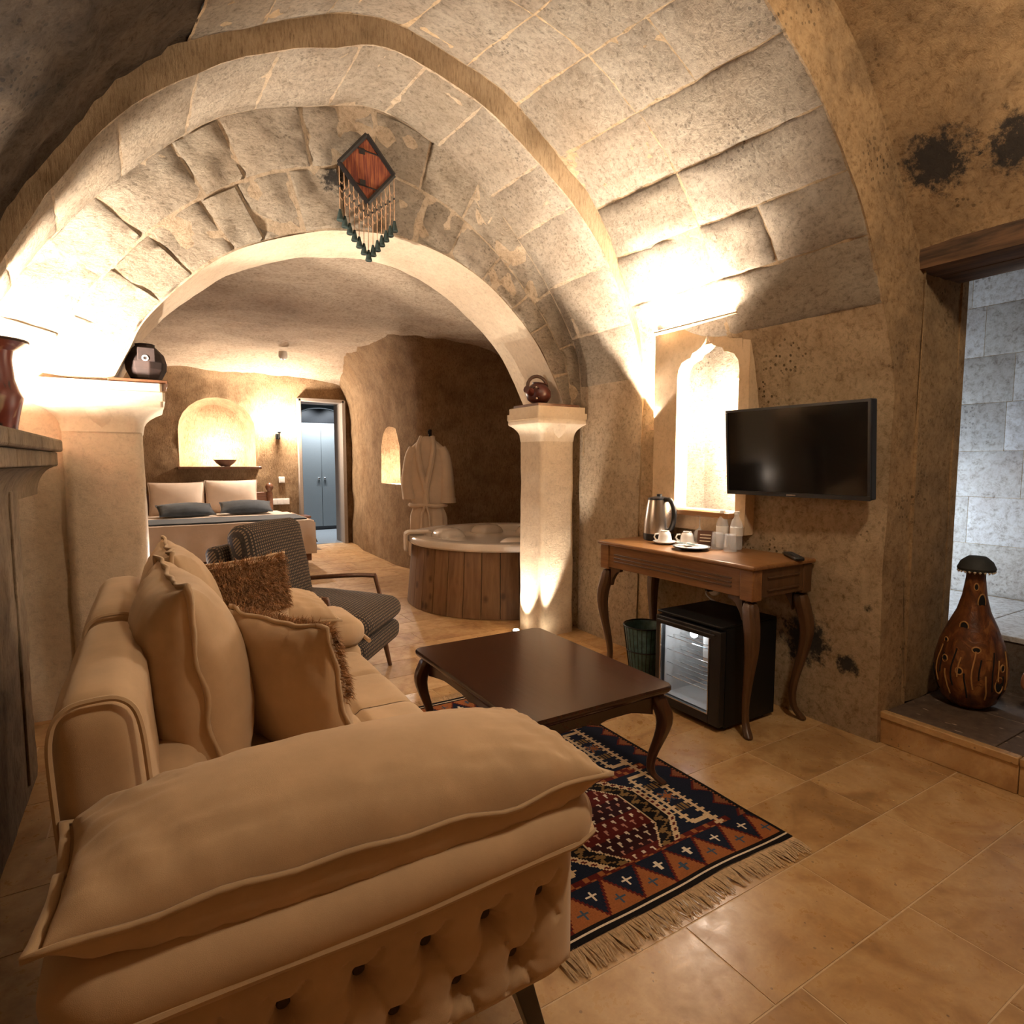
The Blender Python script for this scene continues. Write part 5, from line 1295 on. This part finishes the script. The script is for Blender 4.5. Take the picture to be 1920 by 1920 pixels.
tag(MB().box(2.385, 2.75, 3.58, 3.92, 1.7005, 1.721).obj('pot_board', M_walnut, bev=.003), 'thin dark board under the oxblood pot on the capital', 'board')

HX, HY, HZ = 1.175, 3.605, 3.02
t = thing('wall_hanging', 'diamond-shaped woven red wall hanging with strings and dark tassels on the arch', 'wall hanging', (HX, HY, HZ))
dia = [(0, .195), (-.165, .0), (.0, -.19), (.165, .005)]
MB().prism(dia, -.008, .004).obj('woven_panel', M_kilim, t, smooth=False)
bd = dia
for i in range(4):
    p, q_ = bd[i], bd[(i + 1) % 4]
    MB().tube([(lerp(p[0], q_[0], k / 6), -.009, lerp(p[1], q_[1], k / 6)) for k in range(7)], .015, 6).obj('border', M_bead, t)
for z_ in (.10, -.10): MB().tube([(-.07, -.011, z_ + .01), (.0, -.012, z_), (.08, -.011, z_ - .006)], .004, 5).obj('dark_line', M_bead, t); MB().box(-.045, -.012, -.0135, -.009, z_ - .02 if z_ > 0 else z_, z_ + .012 if z_ > 0 else z_ + .035).obj('motif', M_bead, t)
ns = 13
for k in range(ns):
    x = lerp(-.165, .165, k / (ns - 1)); e = abs(x) / .165
    zt = -.19 * (1 - e); zb = -.27 - .20 * (1 - e); zb2 = zb
    s_ = MB().tube([(x, -.006, zt), (x + .002, -.008, (zt + zb) / 2), (x, -.006, zb)], .0022, 5).obj('string', M_thread, t)
    MB().lathe([(0, -.008), (.008, 0), (0, .008)], 8, (x, -.008, -.13 - .13 * (1 - e))).obj('bead', M_bead, s_)
    MB().lathe([(0, .012), (.007, .01), (.010, -.004), (.021, -.05), (.018, -.054), (0, -.05)], 10, (x, -.008, zb)).obj('tassel', M_tassel, s_)
for k in range(ns - 1):
    for j in range(3):
        x = lerp(-.165, .165, k / (ns - 1)); x2 = lerp(-.165, .165, (k + 1) / (ns - 1)); e = abs((x + x2) / 2) / .165
        z_ = -.045 * j - .10 - .14 * (1 - e)
        MB().tube([(x, -.007, z_ + .018), ((x + x2) / 2, -.010, z_ - .006), (x2, -.007, z_ + .018)], .0018, 4).obj('netting', M_thread, t)

t = thing('carved_gourd_lamp', 'tall carved brown gourd lamp with dark cap on the raised doorway step', 'lamp', (3.28, 1.235, .1505)); t.scale = (1, 1, 1.17)
gp = [(0, 0), (.07, .004), (.105, .03), (.135, .09), (.145, .14), (.142, .19), (.125, .26), (.095, .33), (.065, .39), (.048, .45), (.038, .52), (.036, .56), (0, .56)]
MB().lathe(gp, 36).obj('body', M_gourd, t)
MB().lathe([(0, .61), (.035, .608), (.062, .588), (.075, .562), (.072, .552), (.04, .548), (0, .548)], 28).obj('cap', plain('gourd_cap', (.03, .032, .03), .7, bumpy=.4), t)
for k in range(22):
    q = k * 2 * pi / 22; MB().lathe([(0, -.008), (.007, 0), (0, .008)], 6, (.068 * cos(q), .068 * sin(q), .550)).obj('cap_tooth', M_paper, t)
def gr(z_):
    for (r0, z0), (r1, z1) in zip(gp, gp[1:]):
        if z0 <= z_ <= z1: return lerp(r0, r1, (z_ - z0) / (z1 - z0 + 1e-9))
    return .1
fa = atan2(-1.235, -3.28)
for (da_, z_, sx_, sz) in ((.55, .43, .014, .03), (-.35, .335, .015, .017), (.15, .255, .014, .010), (-.9, .27, .009, .009), (-.75, .20, .011, .012), (-.28, .165, .012, .012), (.85, .125, .018, .027), (.95, .19, .01, .012), (.1, .49, .007, .012)):
    q = fa + da_; rr = gr(z_)
    h_ = MB().lathe([(0, 0), (1, 0), (.9, .3), (0, .3)], 14).xf(Matrix.Translation((rr * .985 * cos(q), rr * .985 * sin(q), z_)) @ Matrix.Rotation(q, 4, 'Z') @ Matrix.Rotation(pi / 2, 4, 'Y') @ Matrix.Diagonal((sz, sx_, .01, 1))).obj('hole', M_hole, t)
    MB().tube([(rr * 1.0 * cos(q + sx_ * 1.15 / rr * cos(a_)), rr * 1.0 * sin(q + sx_ * 1.15 / rr * cos(a_)), z_ + sz * 1.15 * sin(a_)) for a_ in [k * pi / 8 for k in range(16)]], .003, 5, True).obj('carved_ring', M_gold, h_)
for k in range(14):
    q = fa + lerp(-1.2, 1.2, k / 13); z0 = (.06, .10, .14)[k % 3]; z1 = z0 + (.10, .15, .08)[k % 3]
    MB().tube([(gr(z_) * 1.004 * cos(q + .05 * sin(z_ * 30)), gr(z_) * 1.004 * sin(q + .05 * sin(z_ * 30)), z_) for z_ in [lerp(z0, z1, j / 6) for j in range(7)]], .0032, 5).obj('carved_line', M_gold if k % 2 else M_hole, t)
t = thing('clay_jug', 'dull terracotta jug behind the carved gourd lamp on the step', 'jug', (3.46, .985, .1505))
MB().lathe([(0, 0), (.06, 0), (.09, .05), (.095, .11), (.07, .17), (.045, .20), (.055, .23), (.045, .23), (0, .2)], 24).obj('body', M_terra, t)
MB().tube(dense([Vector(p) for p in [(-.05, .02, .21), (-.10, .06, .20), (-.11, .07, .14), (-.08, .05, .10)]], 5), .009, 8).obj('handle', M_terra, t)

# added pendant out of view, a fill light for the sitting area
for (x, y_, z_, top) in ((1.6, .35, 2.85, 3.24),):
    t = thing('fill_pendant_lamp', 'unseen pendant lamp added to brighten the sitting area', 'lamp', (x, y_, z_))
    MB().tube([(0, 0, .14), (0, 0, top - z_)], .004, 6).obj('cord', M_black, t)
    MB().lathe([(0, .15), (.02, .15), (.03, .12), (0, .12)], 16).obj('cap', M_chrome, t)
    MB().lathe([(.02, .12), (.05, .11), (.12, .05), (.118, .05), (.048, .106), (.02, .115)], 28).obj('shade', M_blackm, t)
    MB().lathe([(0, .10), (.012, .09), (.02, .06), (.028, .03), (.02, .005), (0, 0)], 16).obj('bulb', M_bulb, t)
